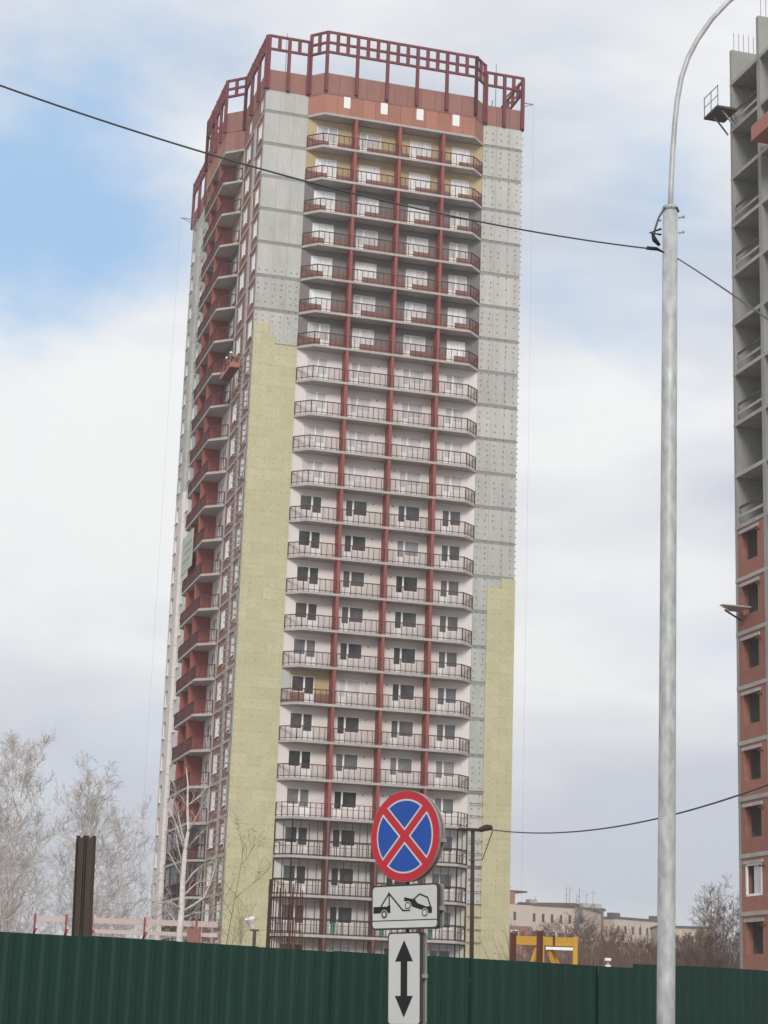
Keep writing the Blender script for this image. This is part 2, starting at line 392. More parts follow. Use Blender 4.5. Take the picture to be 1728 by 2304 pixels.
# ---- front balcony bay
PU = (7.84, 11.80, 15.75)                                # partition centres
cells = [(A, PU[0]), (PU[0], PU[1]), (PU[1], PU[2]), (PU[2], BE)]
wins = [(4.62, 5.68, 6.52, 'wd'), (8.50, 9.18, 10.42, 'dw'), (13.02, 13.68, 14.98, 'dw'), (16.88, 17.56, 18.58, 'dw')]
slab_poly = [(A, -0.02), (A + C, -P), (BE - C, -P), (BE, -0.02), (BE, 0.30), (A, 0.30)]
slab_me = MB().prism(slab_poly, -0.2, 0).mesh('balcony_slab', M['slab'])
def chain(poly):
    return [Vector((x, y, 0)) for x, y in poly]
INS = 0.06
front_line = [(A + 0.05, -0.06), (A + C + 0.02, -P + INS), (BE - C - 0.02, -P + INS), (BE - 0.05, -0.06)]
def clip_line(line, lo, hi, axis):
    """piece of a polyline between two coordinates along an axis"""
    out = []
    for (p, q) in zip(line[:-1], line[1:]):
        a, b = p[axis], q[axis]
        t0 = max(0, (lo - a) / (b - a)); t1 = min(1, (hi - a) / (b - a))
        if t1 <= t0: continue
        f = lambda t: (p[0] + (q[0]-p[0]) * t, p[1] + (q[1]-p[1]) * t)
        if not out: out.append(f(t0))
        out.append(f(t1))
    return out
def railing(line, kind):
    """kind 0: balusters, 1: two-rail grid"""
    mb = MB()
    for (p, q) in zip(line[:-1], line[1:]):
        p3, q3 = Vector((p[0], p[1], 0)), Vector((q[0], q[1], 0)); ln = (q3 - p3).length
        for zz, w in (((1.10, 0.07), (0.16, 0.045)) if kind == 0 else ((1.10, 0.05), (0.72, 0.03), (0.12, 0.04))):
            mb.bar(p3 + Vector((0, 0, zz)), q3 + Vector((0, 0, zz)), w, w)
        n = max(1, round(ln / 0.49))
        for i in range(n + 1):
            c = p3.lerp(q3, i / n); w = 0.05 if kind == 0 else 0.055
            if i in (0, n): w = 0.075
            mb.bar(c + Vector((0, 0, 0.0)), c + Vector((0, 0, 1.08)), w)
            if i < n and kind == 0:
                for j in (1, 2, 3):
                    d = p3.lerp(q3, (i + j / 4) / n); mb.bar(d + Vector((0, 0, .17)), d + Vector((0, 0, 1.09)), 0.016)
    return mb
def glazing(line, h):
    fr, gl = MB(), MB()
    for (p, q) in zip(line[:-1], line[1:]):
        p3, q3 = Vector((p[0], p[1], 0)), Vector((q[0], q[1], 0)); ln = (q3 - p3).length
        for zz, w in ((h, 0.10), (1.18, 0.09), (0.05, 0.06)):
            fr.bar(p3 + Vector((0, 0, zz)), q3 + Vector((0, 0, zz)), 0.06, w)
        n = max(1, round(ln / 0.62))
        for i in range(n + 1):
            c = p3.lerp(q3, i / n)
            fr.bar(c, c + Vector((0, 0, h)), 0.05 if 0 < i < n else 0.085)
        gl.poly([p3 + Vector((0, 0, 1.2)), q3 + Vector((0, 0, 1.2)), q3 + Vector((0, 0, h)), p3 + Vector((0, 0, h))])
    return fr, gl
RAILC = {}
def rail_part(ci, line, kind, z):
    k = (ci, kind)
    if k not in RAILC:
        if kind == 2:
            fr, gl = glazing(line, 2.72); RAILC[k] = (fr.mesh('balcony_glazing', M['glaze']), gl.mesh('pane', M['glass']))
        RAILC.setdefault(k, None)
        if kind < 2: RAILC[k] = railing(line, kind).mesh('balcony_railing', M['rail'])
    if kind == 2:
        o = link('balcony_glazing', RAILC[k][0], tower, (0, 0, z)); link('pane', RAILC[k][1], o)
    else:
        link('balcony_railing', RAILC[k], tower, (0, 0, z))
cell_lines = []
for i, (a, b) in enumerate(cells):
    lo = a if i == 0 else a + 0.13; hi = b if i == 3 else b - 0.13
    cell_lines.append(clip_line(front_line, lo, hi, 0))
for k in range(1, 26):
    z = zk(k)
    link('balcony_slab', slab_me, tower, (0, 0, z))
    pm = pane_for(k)
    for i, (a, b) in enumerate(cells):
        x0, x1, x2, order = wins[i]
        hole = []
        wz = 0.98
        if order == 'wd':
            hole = [(x0, x1, z + wz, z + 2.32), (x1, x2, z + 0.1, z + 2.32)]
            pan = ((0, x1 - x0, wz, 2.32, 0), (x1 - x0, x2 - x0, 0.1, 2.32, 0.72))
        else:
            hole = [(x0, x1, z + 0.1, z + 2.32), (x1, x2, z + wz, z + 2.32)]
            pan = ((0, x1 - x0, 0.1, 2.32, 0.72), (x1 - x0, x2 - x0, wz, 2.32, 0))
        odd = (k == 17 and i == 0)
        if k <= 2: m = M['ochre_wall']
        elif k <= 7: m = M['grey_wall']
        else: m = M['white_plaster']
        if odd: m = M['ochre_wall']
        a2 = a if i == 0 else a + 0.12; b2 = b if i == 3 else b - 0.12
        if k <= 7 or odd:                                # unfinished: bare masonry up to the sill
            lowm = M['brick_brown']
            lo_h = [(h[0], h[1], max(h[2], z), z + 0.95) for h in hole if h[2] < z + 0.95]
            hi_h = [(h[0], h[1], max(h[2], z + 0.95), h[3]) for h in hole]
            wall('masonry_wall', lowm, 'u', a2, b2, z, z + 0.95, lo_h, 0.06, 0.34)
            wall('balcony_wall', m, 'u', a2, b2, z + 0.95, z + 2.8, hi_h, 0.05, 0.34)
            if odd: boxpart('concrete_patch', M['concrete'], tower, A + 0.01, A + 0.75, 0.03, 0.05, z + 0.3, z + 2.78)
        else:
            wall('balcony_wall', m, 'u', a2, b2, z, z + 2.8, hole, 0.05, 0.34)
        window('u', x0, z, pan, 0.13, pane_for(k))
        kind = 0 if k < 20 else 1 if k == 20 else 2
        rail_part(i, cell_lines[i], kind, z)
        if kind == 2:
            # lower grid railing stays behind the glazing
            rail_part(10 + i, [(x, y + 0.1) for x, y in cell_lines[i]], 1, z)
        if k == 23 and i in (1, 2, 3):
            boxpart('green_panel', M['green_bag'], tower, a + 0.55, a + 0.95, -P + 0.22, -P + 0.24, z + 0.2, z + 1.0)
        if 8 <= k <= 20 and i in (1, 2):                 # small vent dot beside each window
            u = x2 + 0.45 if i == 1 else x0 - 0.45
            boxpart('vent', M['core'], tower, u - .05, u + .05, 0.02, 0.05, z + 2.05, z + 2.15)
    for u in PU:
        boxpart('partition_wall', M['red_wall'] if k <= 20 else M['brown_wall'], tower, u - 0.12, u + 0.12, -P + 0.03, 0.34, z, z + 2.8)

# ---- left flank: plain zone with two window columns
for k in range(1, 26):
    z = zk(k); pm = M['film_sky'] if k <= 13 else M['film_sky2']
    hol = [(1.05, 2.35, z + 0.75, z + 2.35), (5.55, 7.05, z + 0.75, z + 2.35)]
    wall('brick_infill', M['brick_brown'] if k % 3 else M['brick'], 'v', 0.52, 3.35, z, z + 2.78, hol[:1], 0.03, 0.33)
    wall('brick_infill', M['brick_brown'] if k % 4 else M['brick'], 'v', 4.2, D1 - 0.35, z, z + 2.78, hol[1:], 0.03, 0.33)
    boxpart('concrete_column', M['concrete'], tower, -0.02, 0.5, 3.35, 4.2, z, z + 2.78)
    boxpart('concrete_column', M['concrete'], tower, -0.01, 0.5, D1 - 0.35, D1, z, z + 2.78)
    boxpart('slab_edge', M['slab'], tower, -0.03, 0.5, 0.52, D1 - 0.02, z + 2.78, z + 3.0)
    for (a, b, c, e) in hol:
        window('v', a, z, ((0, (b-a)/2, 0.75, 2.35, 0), ((b-a)/2, b - a, 0.75, 2.35, 0)), 0.05, M['film_sky'])
        boxpart('window_sill', M['white_pvc'], tower, -0.09, 0.05, a - 0.05, b + 0.05, z + 0.70, z + 0.75)
        boxpart('window_reveal', M['slab'], tower, -0.01, 0.05, b, b + 0.07, z + 0.75, z + 2.35)
    if k >= 8:                                           # lower part: white brackets and liners round the corner column
        for v in (0.62,):
            boxpart('bracket_rail', M['slab'], tower, -0.10, -0.03, v, v + 0.16, z + 0.3, z + 2.7)
fb = MB()
for k in range(8, 26):
    for i in range(5):
        for v in (0.6, 1.0, 3.2, 3.9, 4.6):
            zz = zk(k) + 0.3 + i * 0.58 + random.uniform(-.1, .1); vv = v + random.uniform(-.1, .1)
            fb.box(-0.26, -0.02, vv, vv + 0.07, zz, zz + 0.09)
tag(fb.build('flank_brackets', M['concrete_dark'], tower), kind='stuff')

# ---- left flank: balcony bay
PV = (D1 + 3.85, D1 + 7.7)
vcells = [(D1, PV[0]), (PV[0], PV[1]), (PV[1], WE)]
wslab = [(0.02, D1), (-WP, D1 + WC), (-WP, D1 + WC + WL), (0.02, WE), (0.30, WE), (0.30, D1)]
wslab_me = MB().prism(wslab[::-1], -0.2, 0).mesh('balcony_slab', M['slab'])
west_line = [(-0.06, D1 + 0.05), (-WP + INS, D1 + WC + 0.02), (-WP + INS, D1 + WC + WL - 0.02), (-0.06, WE - 0.05)]
wlines = []
for i, (a, b) in enumerate(vcells):
    wlines.append(clip_line(west_line, a if i == 0 else a + 0.13, b if i == 2 else b - 0.13, 1))
for k in range(1, 26):
    z = zk(k); link('balcony_slab', wslab_me, tower, (0, 0, z))
    m = M['ochre_wall'] if k <= 3 else M['grey_wall'] if k <= 8 else M['white_plaster']
    for i, (a, b) in enumerate(vcells):
        w0 = a + 0.9
        wall('balcony_wall', m, 'v', a + (0.12 if i else 0.01), b - (0.12 if i < 2 else 0), z, z + 2.8, [(w0, w0 + 1.9, z + 0.8, z + 2.32)], 0.05, 0.34)
        window('v', w0, z, ((0, 0.95, 0.8, 2.32, 0), (0.95, 1.9, 0.8, 2.32, 0)), 0.12, pane_for(k))
        rail_part(20 + i, wlines[i], 0 if k < 21 else 2, z)
        if k >= 21: rail_part(30 + i, [(x + 0.1, y) for x, y in wlines[i]], 1, z)
    for v in PV:
        boxpart('partition_wall', M['red_wall'] if k <= 20 else M['brown_wall'], tower, -WP + 0.03, 0.34, v - 0.12, v + 0.12, z, z + 2.8)

# ---- left flank: rear zone
for k in range(1, 26):
    z = zk(k); m = M['concrete'] if k <= 9 else M['white_plaster']
    hol = [(22.2, 23.6, z + 0.75, z + 2.35), (26.0, 27.4, z + 0.75, z + 2.35), (28.6, 30.0, z + 0.75, z + 2.35), (31.3, 32.6, z + 0.75, z + 2.35)]
    wall('rear_zone_wall', m, 'v', WE, TD, z, z + 2.97, hol, -0.02, 0.33)
    boxpart('slab_edge', M['slab'], tower, 0.0, 0.4, WE, TD - 0.02, z + 2.97, z + 3.0)
    for (a, b, c, e) in hol:
        window('v', a, z, ((0, (b-a)/2, 0.75, 2.35, 0), ((b-a)/2, b - a, 0.75, 2.35, 0)), 0.10, pane_for(k))
        boxpart('window_sill', M['white_pvc'], tower, -0.17, 0.0, a - 0.05, b + 0.05, z + 0.68, z + 0.75)
    boxpart('facade_pilaster', M['white_plaster'] if k > 9 else M['concrete'], tower, -0.32, -0.02, 27.8, 28.4, z, z + 2.97)

# ---- top bands: individual cladding panels
def panel_run(p, q, z0, z1, n, m, skip=(), depth=0.12, name='cladding_panel'):
    p, q = Vector((p[0], p[1], 0)), Vector((q[0], q[1], 0)); d = (q - p).normalized(); inn = Vector((-d.y, d.x, 0))
    for i in range(n):
        a = p.lerp(q, i / n) + d * 0.012; b = p.lerp(q, (i+1) / n) - d * 0.012
        if i in skip: continue
        poly = [(a.x, a.y), (b.x, b.y), (b.x + inn.x * depth, b.y + inn.y * depth), (a.x + inn.x * depth, a.y + inn.y * depth)]
        cx, cy = (a.x + b.x) / 2, (a.y + b.y) / 2
        MB().prism([(x - cx, y - cy) for x, y in poly], 0, z1 - z0).build(name, m, tower, (cx, cy, z0))
ZS = 76.47                                               # underside of the band over the balconies
F0, F1, F2, F3 = (A, 0), (A + C, -P), (BE - C, -P), (BE, 0)
co = [('clad_orange', ZS + 0.2, 78.40), ('clad_red', 78.60, ZBAND)]
ins = 0.10
MB().prism(slab_poly, ZS, ZS + 0.2).build('band_slab', M['slab'], tower)
MB().prism([(x, y - 0.03 if y < 0 else y) for x, y in slab_poly], 78.40, 78.60).build('band_ledge', M['clad_red'], tower)
panel_run(F0, F1, co[0][1], co[0][2], 1, M['clad_orange']); panel_run(F2, F3, co[0][1], co[0][2], 1, M['clad_orange'])
L11 = (F2[0] - F1[0]) / 12
wslots = {1: 0.55, 4: 0.45, 7: 0.3, 10: 0.2}
for i in range(12):
    a = F1[0] + i * L11
    if i in wslots:
        wa = a + wslots[i]; wb = wa + 0.62; zt_ = 78.40; zb_ = 77.35
        mbp = MB()
        mbp.box(a + .012, wa, -P, -P + 0.12, ZS + 0.2, zt_)
        if wb < a + L11 - .012: mbp.box(wb, a + L11 - .012, -P, -P + 0.12, ZS + 0.2, zt_)
        mbp.box(wa, min(wb, a + L11 - .012), -P, -P + 0.12, ZS + 0.2, zb_)
        mbp.build('cladding_panel', M['clad_orange'], tower)
        wb = min(wb, a + L11 - .012)
        o = MB().box(wa, wb, -P - 0.02, -P + 0.06, zb_, zt_ - .01).build('small_window', M['white_pvc'], tower)
        MB().box(wa + .08, wb - .08, -P - 0.026, -P - 0.021, zb_ + .1, zt_ - .1).build('pane', M['helmet'], o)
    else:
        panel_run((a, -P), (a + L11, -P), ZS + 0.2, 78.40, 1, M['clad_orange'])
# band behind the cladding so no light shows through the joints
MB().prism([(A + 0.15, 0.12), (A + C + 0.05, -P + 0.13), (BE - C - 0.05, -P + 0.13), (BE - 0.15, 0.12), (BE - 0.15, 0.3), (A + 0.15, 0.3)], ZS + 0.2, 80.3).build('band_backing', M['brown_wall'], tower)
panel_run(F0, (F1[0], F1[1] + 0.06), 78.6, ZBAND, 1, M['clad_red']); panel_run((F2[0], F2[1] + 0.06), F3, 78.6, ZBAND, 1, M['clad_red'])
panel_run((F1[0], -P + 0.06), (F2[0], -P + 0.06), 78.6, ZBAND, 11, M['clad_red'], depth=0.07)
panel_run((0, 0.0), (A, 0.0), ZC, ZBAND, 2, M['clad_red']); panel_run((BE, 0.0), (TW, 0.0), ZC, ZBAND, 3, M['clad_red'])
# flank bands
panel_run((0, D1), (0, 0.13), ZC, ZBAND, 6, M['clad_red'])
wall('brick_infill', M['brick_brown'], 'v', 0.52, D1, 76.64, ZC - 0.01, [(1.05, 2.0, 77.1, 78.2), (5.6, 6.6, 77.1, 78.2)], 0.03, 0.33)
for a in (1.05, 5.6): window('v', a, 77.1, ((0, 0.97, 0, 1.1, 0),), 0.05, M['film_sky'])
wb_poly = [(0.0, D1), (-WP, D1 + WC), (-WP, D1 + WC + WL), (0.0, WE)]
MB().prism([(0.02, D1), (-WP, D1 + WC), (-WP, D1 + WC + WL), (0.02, WE), (0.3, WE), (0.3, D1)][::-1], ZS, ZS + 0.2).build('band_slab', M['slab'], tower)
panel_run(wb_poly[1], wb_poly[0], ZS + 0.2, 78.45, 2, M['clad_red']); panel_run(wb_poly[1], wb_poly[0], 78.5, ZBAND, 2, M['clad_red'])
panel_run(wb_poly[2], wb_poly[1], ZS + 0.2, 78.45, 7, M['clad_orange']); panel_run(wb_poly[2], wb_poly[1], 78.5, ZBAND, 7, M['clad_red'])
panel_run(wb_poly[3], wb_poly[2], ZS + 0.2, ZBAND, 1, M['clad_red'])
panel_run((0, TD), (0, WE), ZC, ZBAND, 9, M['clad_red'])
panel_run((TW, 0.1), (TW, TD), ZC, ZBAND, 24, M['clad_red']); panel_run((TW, TD), (0, TD), ZC, ZBAND, 18, M['clad_red'])
wall('rear_zone_wall', M['concrete'], 'v', WE, TD, 76.64, ZC - 0.01, [(26.0, 27.0, 77.1, 78.2), (31.3, 32.3, 77.1, 78.2)], -0.02, 0.33)

# ---- open steel frame on the roof
def frame_run(p, q, nseg, z0, z1, mids, sub, last=True, z_post=None):
    """posts, rails and short mullions along one straight side"""
    p, q = Vector((p[0], p[1], 0)), Vector((q[0], q[1], 0)); up_ = lambda v, z: Vector((v.x, v.y, z))
    zs = [z1] + mids
    for i in range(nseg + (1 if last else 0)):
        c = p.lerp(q, i / nseg); barpart('frame_post', M['steel_red'], tower, up_(c, z0), up_(c, z1 + 0.06), 0.27)
    for j, zz in enumerate(zs):
        barpart('frame_rail', M['steel_red'], tower, up_(p, zz), up_(q, zz), 0.16, 0.20)
    for i in range(nseg):
        for s_ in range(1, sub):
            c = p.lerp(q, (i + s_ / sub) / nseg)
            for za, zb in zip(zs[:-1], zs[1:]):
                barpart('frame_mullion', M['steel_red'], tower, up_(c, zb + 0.06), up_(c, za - 0.06), 0.30, 0.14)
o_ = 0.14
G0, G1, G2, G3 = (A, -o_), (A + C, -P - o_), (BE - C, -P - o_), (BE, -o_)
frame_run(G1, G2, 5, 78.62, ZTB, [83.20, 82.30], 3)
frame_run(G0, G1, 1, 78.62, ZTB, [83.20, 82.30], 2, last=False)
frame_run(G2, G3, 1, 78.62, ZTB, [83.20, 82.30], 2)
frame_run((0.05, -o_), (A - 0.15, -o_), 2, ZC + 0.05, ZT, [82.30], 2)
frame_run((BE + 0.15, -o_), (TW - 0.05, -o_), 2, ZC + 0.05, ZT, [82.30], 2)
for zz in ((80.5, 82.3), (81.4, 83.3)):
    barpart('frame_brace', M['steel_red'], tower, (BE + 2.0, -o_ + .1, zz[0]), (TW - 0.1, -o_ + .1, zz[1]), 0.16)
frame_run((-o_, 0.0), (-o_, D1), 3, ZC + 0.05, ZT, [82.30], 3)
frame_run((-o_, D1), (-WP - o_, D1 + WC), 1, 78.5, ZT + 0.05, [82.75, 82.0], 2, last=False)
frame_run((-WP - o_, D1 + WC), (-WP - o_, D1 + WC + WL), 4, 78.5, ZT + 0.05, [82.75, 82.0], 3)
frame_run((-WP - o_, D1 + WC + WL), (-o_, WE), 1, 78.5, ZT + 0.05, [82.75, 82.0], 2, last=False)
frame_run((-o_, WE), (-o_, TD), 4, ZC + 0.05, ZT, [82.30], 3)
frame_run((TW + 0.1, 0.2), (TW + 0.1, TD), 8, ZC + 0.05, ZT, [82.30], 3)
for (u, v, h) in ((1.2, 1.2, 1.4), (2.9, 0.9, 1.1), (4.3, 1.4, 1.0), (BE + .9, 1.0, 1.9)):
    barpart('roof_pipe', M['concrete_dark'], tower, (u, v, 79.4), (u + 0.25, v, 79.6 + h), 0.07)
barpart('roof_mast', M['concrete_dark'], tower, (1.9, 1.5, 79.6), (1.9, 1.5, 84.9), 0.05)
barpart('roof_mast', M['concrete_dark'], tower, (BE + 1.6, 1.5, 79.6), (BE + 1.6, 1.5, 85.4), 0.05)

# ------------------------------------------------------------------ things hanging on the tower
rotT = Matrix.Rotation(TH, 4, 'Z')
def T(u, v, z): return Vector((TX, TY, 0)) + (rotT @ Vector((u, v, z)))
def davit(u, v, z, du, label, rope):
    t = thing('roof_davit', label, 'davit', T(u, v, z), TH, 'davits holding ropes on the tower roof')
    barpart('arm', M['concrete_dark'], t, (0, 0, 0.55), (du, 0, 0.55), 0.07)
    barpart('brace', M['concrete_dark'], t, (0, 0, 0.1), (du * 0.9, 0, 0.5), 0.05)
    barpart('post', M['concrete_dark'], t, (0, 0, -0.6), (0, 0, 1.5), 0.07)
    MB().tube([(du, 0, 0.5), (du + .05, 0, -rope)], 0.007, 4).build('rope', M['far_grey'], t)
davit(TW + 0.17, 0.6, 81.0, 1.1, 'small steel davit at the right end of the tower roof with hanging ropes', 70)
davit(-0.2, TD - 0.8, 78.8, -1.3, 'small steel davit jutting from the far left edge of the tower', 66)

PU_, PV_, PZ = -0.80, 5.2, 54.2
pf = thing('suspended_platform', 'orange-red suspended work platform hanging beside the left flank balconies', 'platform', T(PU_, PV_, PZ), TH)
MB().box(-0.4, 0.4, -2.0, 2.0, 0, 0.08).build('deck', M['brown_wall'], pf)
for x in (-0.42, 0.40):
    MB().box(x, x + .02, -2.0, 2.0, 0.09, 0.35).build('toe_board', M['platform_red'], pf)
    for z_ in (0.62, 1.0): barpart('rail', M['platform_red'], pf, (x + .01, -2.0, z_), (x + .01, 2.0, z_), 0.06)
    for v in (-2.0, -0.7, 0.7, 2.0): barpart('stanchion', M['platform_red'], pf, (x + .01, v, 0.05), (x + .01, v, 1.03), 0.06)
for v in (-2.03, 2.0):
    MB().box(-0.4, 0.4, v, v + .03, 0.05, 0.45).build('end_panel', M['platform_red'], pf); barpart('end_rail', M['platform_red'], pf, (-.4, v, 1.0), (.4, v, 1.0), .06)
for v in (-2.0, 2.0): MB().tube([(0, v, 1.0), (0, v, 24.2)], 0.010, 4).build('rope', M['cable'], pf)

def worker(u, v, z, label):
    loc = T(u, v, z)
    me = bpy.data.meshes.new('person'); sk = [(0,0,.92,.15),(0,0,1.12,.14),(0,0,1.38,.17),(0,0,1.52,.07),(0,-.02,1.66,.095),(0,-.02,1.74,.08),
        (.1,0,.5,.075),(.1,.02,.08,.055),(.11,-.12,.05,.05),(-.1,0,.5,.075),(-.1,.02,.08,.055),(-.11,-.12,.05,.05),
        (.22,0,1.40,.07),(.28,-.08,1.14,.055),(.2,-.28,1.02,.04),(-.22,0,1.40,.07),(-.28,-.08,1.14,.055),(-.2,-.28,1.02,.04),(.1,0,.86,.1),(-.1,0,.86,.1)]
    ed = [(0,1),(1,2),(2,3),(3,4),(4,5),(0,18),(18,6),(6,7),(7,8),(0,19),(19,9),(9,10),(10,11),(2,12),(12,13),(13,14),(2,15),(15,16),(16,17)]
    me.from_pydata([s[:3] for s in sk], ed, []); me.materials.append(M['jacket'])
    o = link('person', me, None, loc); o.rotation_euler = (0, 0, TH)
    md = o.modifiers.new('skin', 'SKIN'); sub = o.modifiers.new('sub', 'SUBSURF'); sub.levels = 1; sub.render_levels = 1
    for i, s in enumerate(sk): me.skin_vertices[0].data[i].radius = (s[3], s[3])
    for i in range(len(sk)): me.skin_vertices[0].data[i].use_root = (i == 0)
    tag(o, label, 'person', 'workers on the hanging platform')
    h = MB()
    rings = [(0.165, 1.70), (0.15, 1.715), (0.142, 1.76), (0.12, 1.83), (0.07, 1.875), (0.01, 1.885)]
    for r_, z_ in rings:
        for j in range(12): h.v.append((cos(j*pi/6) * r_, sin(j*pi/6) * r_ - .02, z_))
    for a in range(len(rings) - 1):
        for j in range(12): h.f.append((a*12+j, a*12+(j+1)%12, (a+1)*12+(j+1)%12, (a+1)*12+j))
    h.build('helmet', M['helmet'], o, smooth=True)
    f = MB().box(-.06, .06, -.125, -.10, 1.56, 1.70).build('face', M['skin'], o)
worker(PU_ - .1, PV_ + 1.2, PZ + .08, 'worker in white helmet standing further back on the hanging platform')
worker(PU_ - .05, PV_ - .3, PZ + .08, 'worker in white helmet standing nearer the front end of the hanging platform')

bn = thing('banner', 'pale green advertising banner hung across the left flank balcony', 'banner', T(-WP - 0.12, 15.2, 39.2), TH)
MB().box(-0.03, 0.03, -1.6, 3.4, 0, 3.4).build('sheet', M['banner'], bn)
for i, (a, b, z_) in enumerate(((-1.2, 2.6, 2.3), (-1.2, 1.9, 1.6), (-0.6, 2.8, 0.9))):
    MB().box(-0.036, -0.031, a, b, z_, z_ + 0.28).build('lettering_stripe', M['sign_back'], bn)

# ------------------------------------------------------------------ the neighbouring block on the right
NB0 = Vector((19.5, 105.0, 0)); ZN = 7.62
nb = thing('concrete_frame_block', 'unfinished concrete block at the right edge, bare frame above and red brick infill below', 'building', NB0, TH)
# local: u to the right (depth of the building), s = distance towards the street along -v
def nbox(name, m, u0, u1, s0, s1, z0, z1, parent=None):
    return boxpart(name, m, parent or nb, u0, u1, -s1, -s0, z0, z1)
NBW = 14.0; NBS = [(0.0, 0.30), (3.45, 3.85), (7.2, 7.6), (10.9, 11.3)]
levels = [ZN - 3 + 3 * i for i in range(-1, 17)]
ztop = ZN + 3 * 15.82
nlev = 19
for i in range(0, nlev):
    z = ZN - 6 + 3 * i
    if z > 56: break
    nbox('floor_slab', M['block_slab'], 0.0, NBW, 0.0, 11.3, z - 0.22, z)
for i in range(0, 20):
    z = ZN - 6 + 3 * i
    if z > 56: break
    zt = min(z + 2.78, 57.7)
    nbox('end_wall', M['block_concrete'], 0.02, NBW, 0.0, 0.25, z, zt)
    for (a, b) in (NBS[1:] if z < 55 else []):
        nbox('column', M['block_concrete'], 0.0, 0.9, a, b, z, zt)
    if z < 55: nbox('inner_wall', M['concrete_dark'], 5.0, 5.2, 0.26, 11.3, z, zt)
    if z < 28:
        for bay, (s0, s1) in enumerate(((0.25, 3.45), (3.85, 7.2), (7.6, 10.9))):
            h0, h1 = s0 + 0.5, s0 + 2.35
            mbx = MB()
            mbx.box(0.04, 0.42, -h0, -s0 - .01, z, zt); mbx.box(0.04, 0.42, -s1 + .01, -h1, z, zt)
            mbx.box(0.04, 0.42, -h1, -h0, z, z + 0.82); mbx.box(0.04, 0.42, -h1, -h0, z + 2.52, zt)
            mbx.build('brick_infill', M['brick'], nb)
            nbox('lintel', M['block_slab'], -0.03, 0.10, h0 - 0.22, h1 + 0.18, z + 2.45, z + 2.62)
            nbox('hook', M['rust'], -0.25, 0.05, h1 + 0.22, h1 + 0.32, z + 2.2, z + 2.3)
            if i == 2 and True:
                w = nbox('window', M['white_pvc'], 0.03, 0.12, h0 - 0.02, h0 + 0.13, z + 0.80, z + 2.46)
                nbox('window_frame', M['white_pvc'], 0.03, 0.12, h1 - 0.13, h1 + 0.02, z + 0.80, z + 2.46)
                nbox('window_frame', M['white_pvc'], 0.03, 0.12, h0, h1, z + 2.36, z + 2.46)
                nbox('window_frame', M['white_pvc'], 0.03, 0.12, h0, h1, z + 0.78, z + 0.90)
                nbox('curtain', M['film_sky2'], 0.16, 0.2, h0 + .7, h1 - .1, z + .9, z + 2.4)
    elif z < 54:
        if i % 3 != 1:
            nbox('guard_board', M['brown_steel'], 0.10, 0.14, 0.4, 3.4, z + 0.95, z + 1.1)
            nbox('guard_board', M['block_slab'], 0.10, 0.14, 0.4, 3.4, z + 0.45, z + 0.6)
        nbox('parapet_masonry', M['brown_wall'] if i % 4 == 1 else M['concrete_dark'], 2.2, 2.4, 0.4, 3.4, z, z + (1.0 if i % 4 == 1 else 0.5))
zw2 = at(1712, 39, 101.6).z
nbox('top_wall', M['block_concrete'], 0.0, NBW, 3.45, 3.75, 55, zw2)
for j in range(7):
    MB().tube([(0.25 + j * 0.32, -0.12, 57.5), (0.25 + j * 0.32, -0.12, 58.9)], 0.022, 4).build('starter_bar', M['far_grey'], nb)
    MB().tube([(0.25 + j * 0.32, -3.6, zw2 - .2), (0.25 + j * 0.32, -3.6, zw2 + 1.5)], 0.022, 4).build('starter_bar', M['far_grey'], nb)

cp = thing('catch_platform', 'dark timber catch platform with thin railing jutting from the concrete block near its top', 'platform', NB0 + Vector((0, 0, 53.4)), TH)
MB().box(-1.35, -0.03, -1.1, 0.7, 0, 0.12).build('deck', M['roof_dark'], cp)
for v in (-1.1, -0.2, 0.7): barpart('rail_post', M['cable'], cp, (-1.3, v, 0.1), (-1.3, v, 1.4), 0.035)
barpart('rail', M['cable'], cp, (-1.3, -1.1, 1.35), (-1.3, 0.7, 1.35), 0.035); barpart('rail', M['cable'], cp, (-1.3, -1.1, 0.75), (-1.3, 0.7, 0.75), 0.03)
barpart('strut', M['concrete_dark'], cp, (-0.03, 0.2, -1.0), (-0.9, 0.2, 0.0), 0.08)
barpart('strut', M['concrete_dark'], cp, (-0.03, -0.8, -1.0), (-0.9, -0.8, 0.0), 0.08)
rc = thing('loading_bay', 'red steel loading tray sticking out of the concrete frame at the right edge', 'platform', NB0 + (rotT @ Vector((0, -5.2, 49.6))), TH)
MB().box(-1.1, 0.5, -1.6, 0.4, 0, 0.12).build('deck', M['platform_red'], rc)
MB().box(-1.1, -1.04, -1.6, 0.4, 0.12, 0.9).build('side_panel', M['platform_red'], rc)
MB().box(-1.1, 0.5, 0.34, 0.4, 0.12, 0.9).build('side_panel', M['platform_red'], rc)
pl = thing('plank_platform', 'grey plank scaffold platform sticking out at a brick window of the right block', 'platform', NB0 + Vector((0, 0, 23.7)), TH)
for j in range(4):
    MB().box(-1.7 + 0.35 * j, -0.02, -1.9 + 0.42 * j, -1.52 + 0.42 * j, 0.02 * j, 0.06 + 0.02 * j).build('plank', M['slab'], pl)
barpart('bracket', M['brown_steel'], pl, (-1.0, -0.7, 0.0), (-0.0, -0.7, -0.5), 0.08)

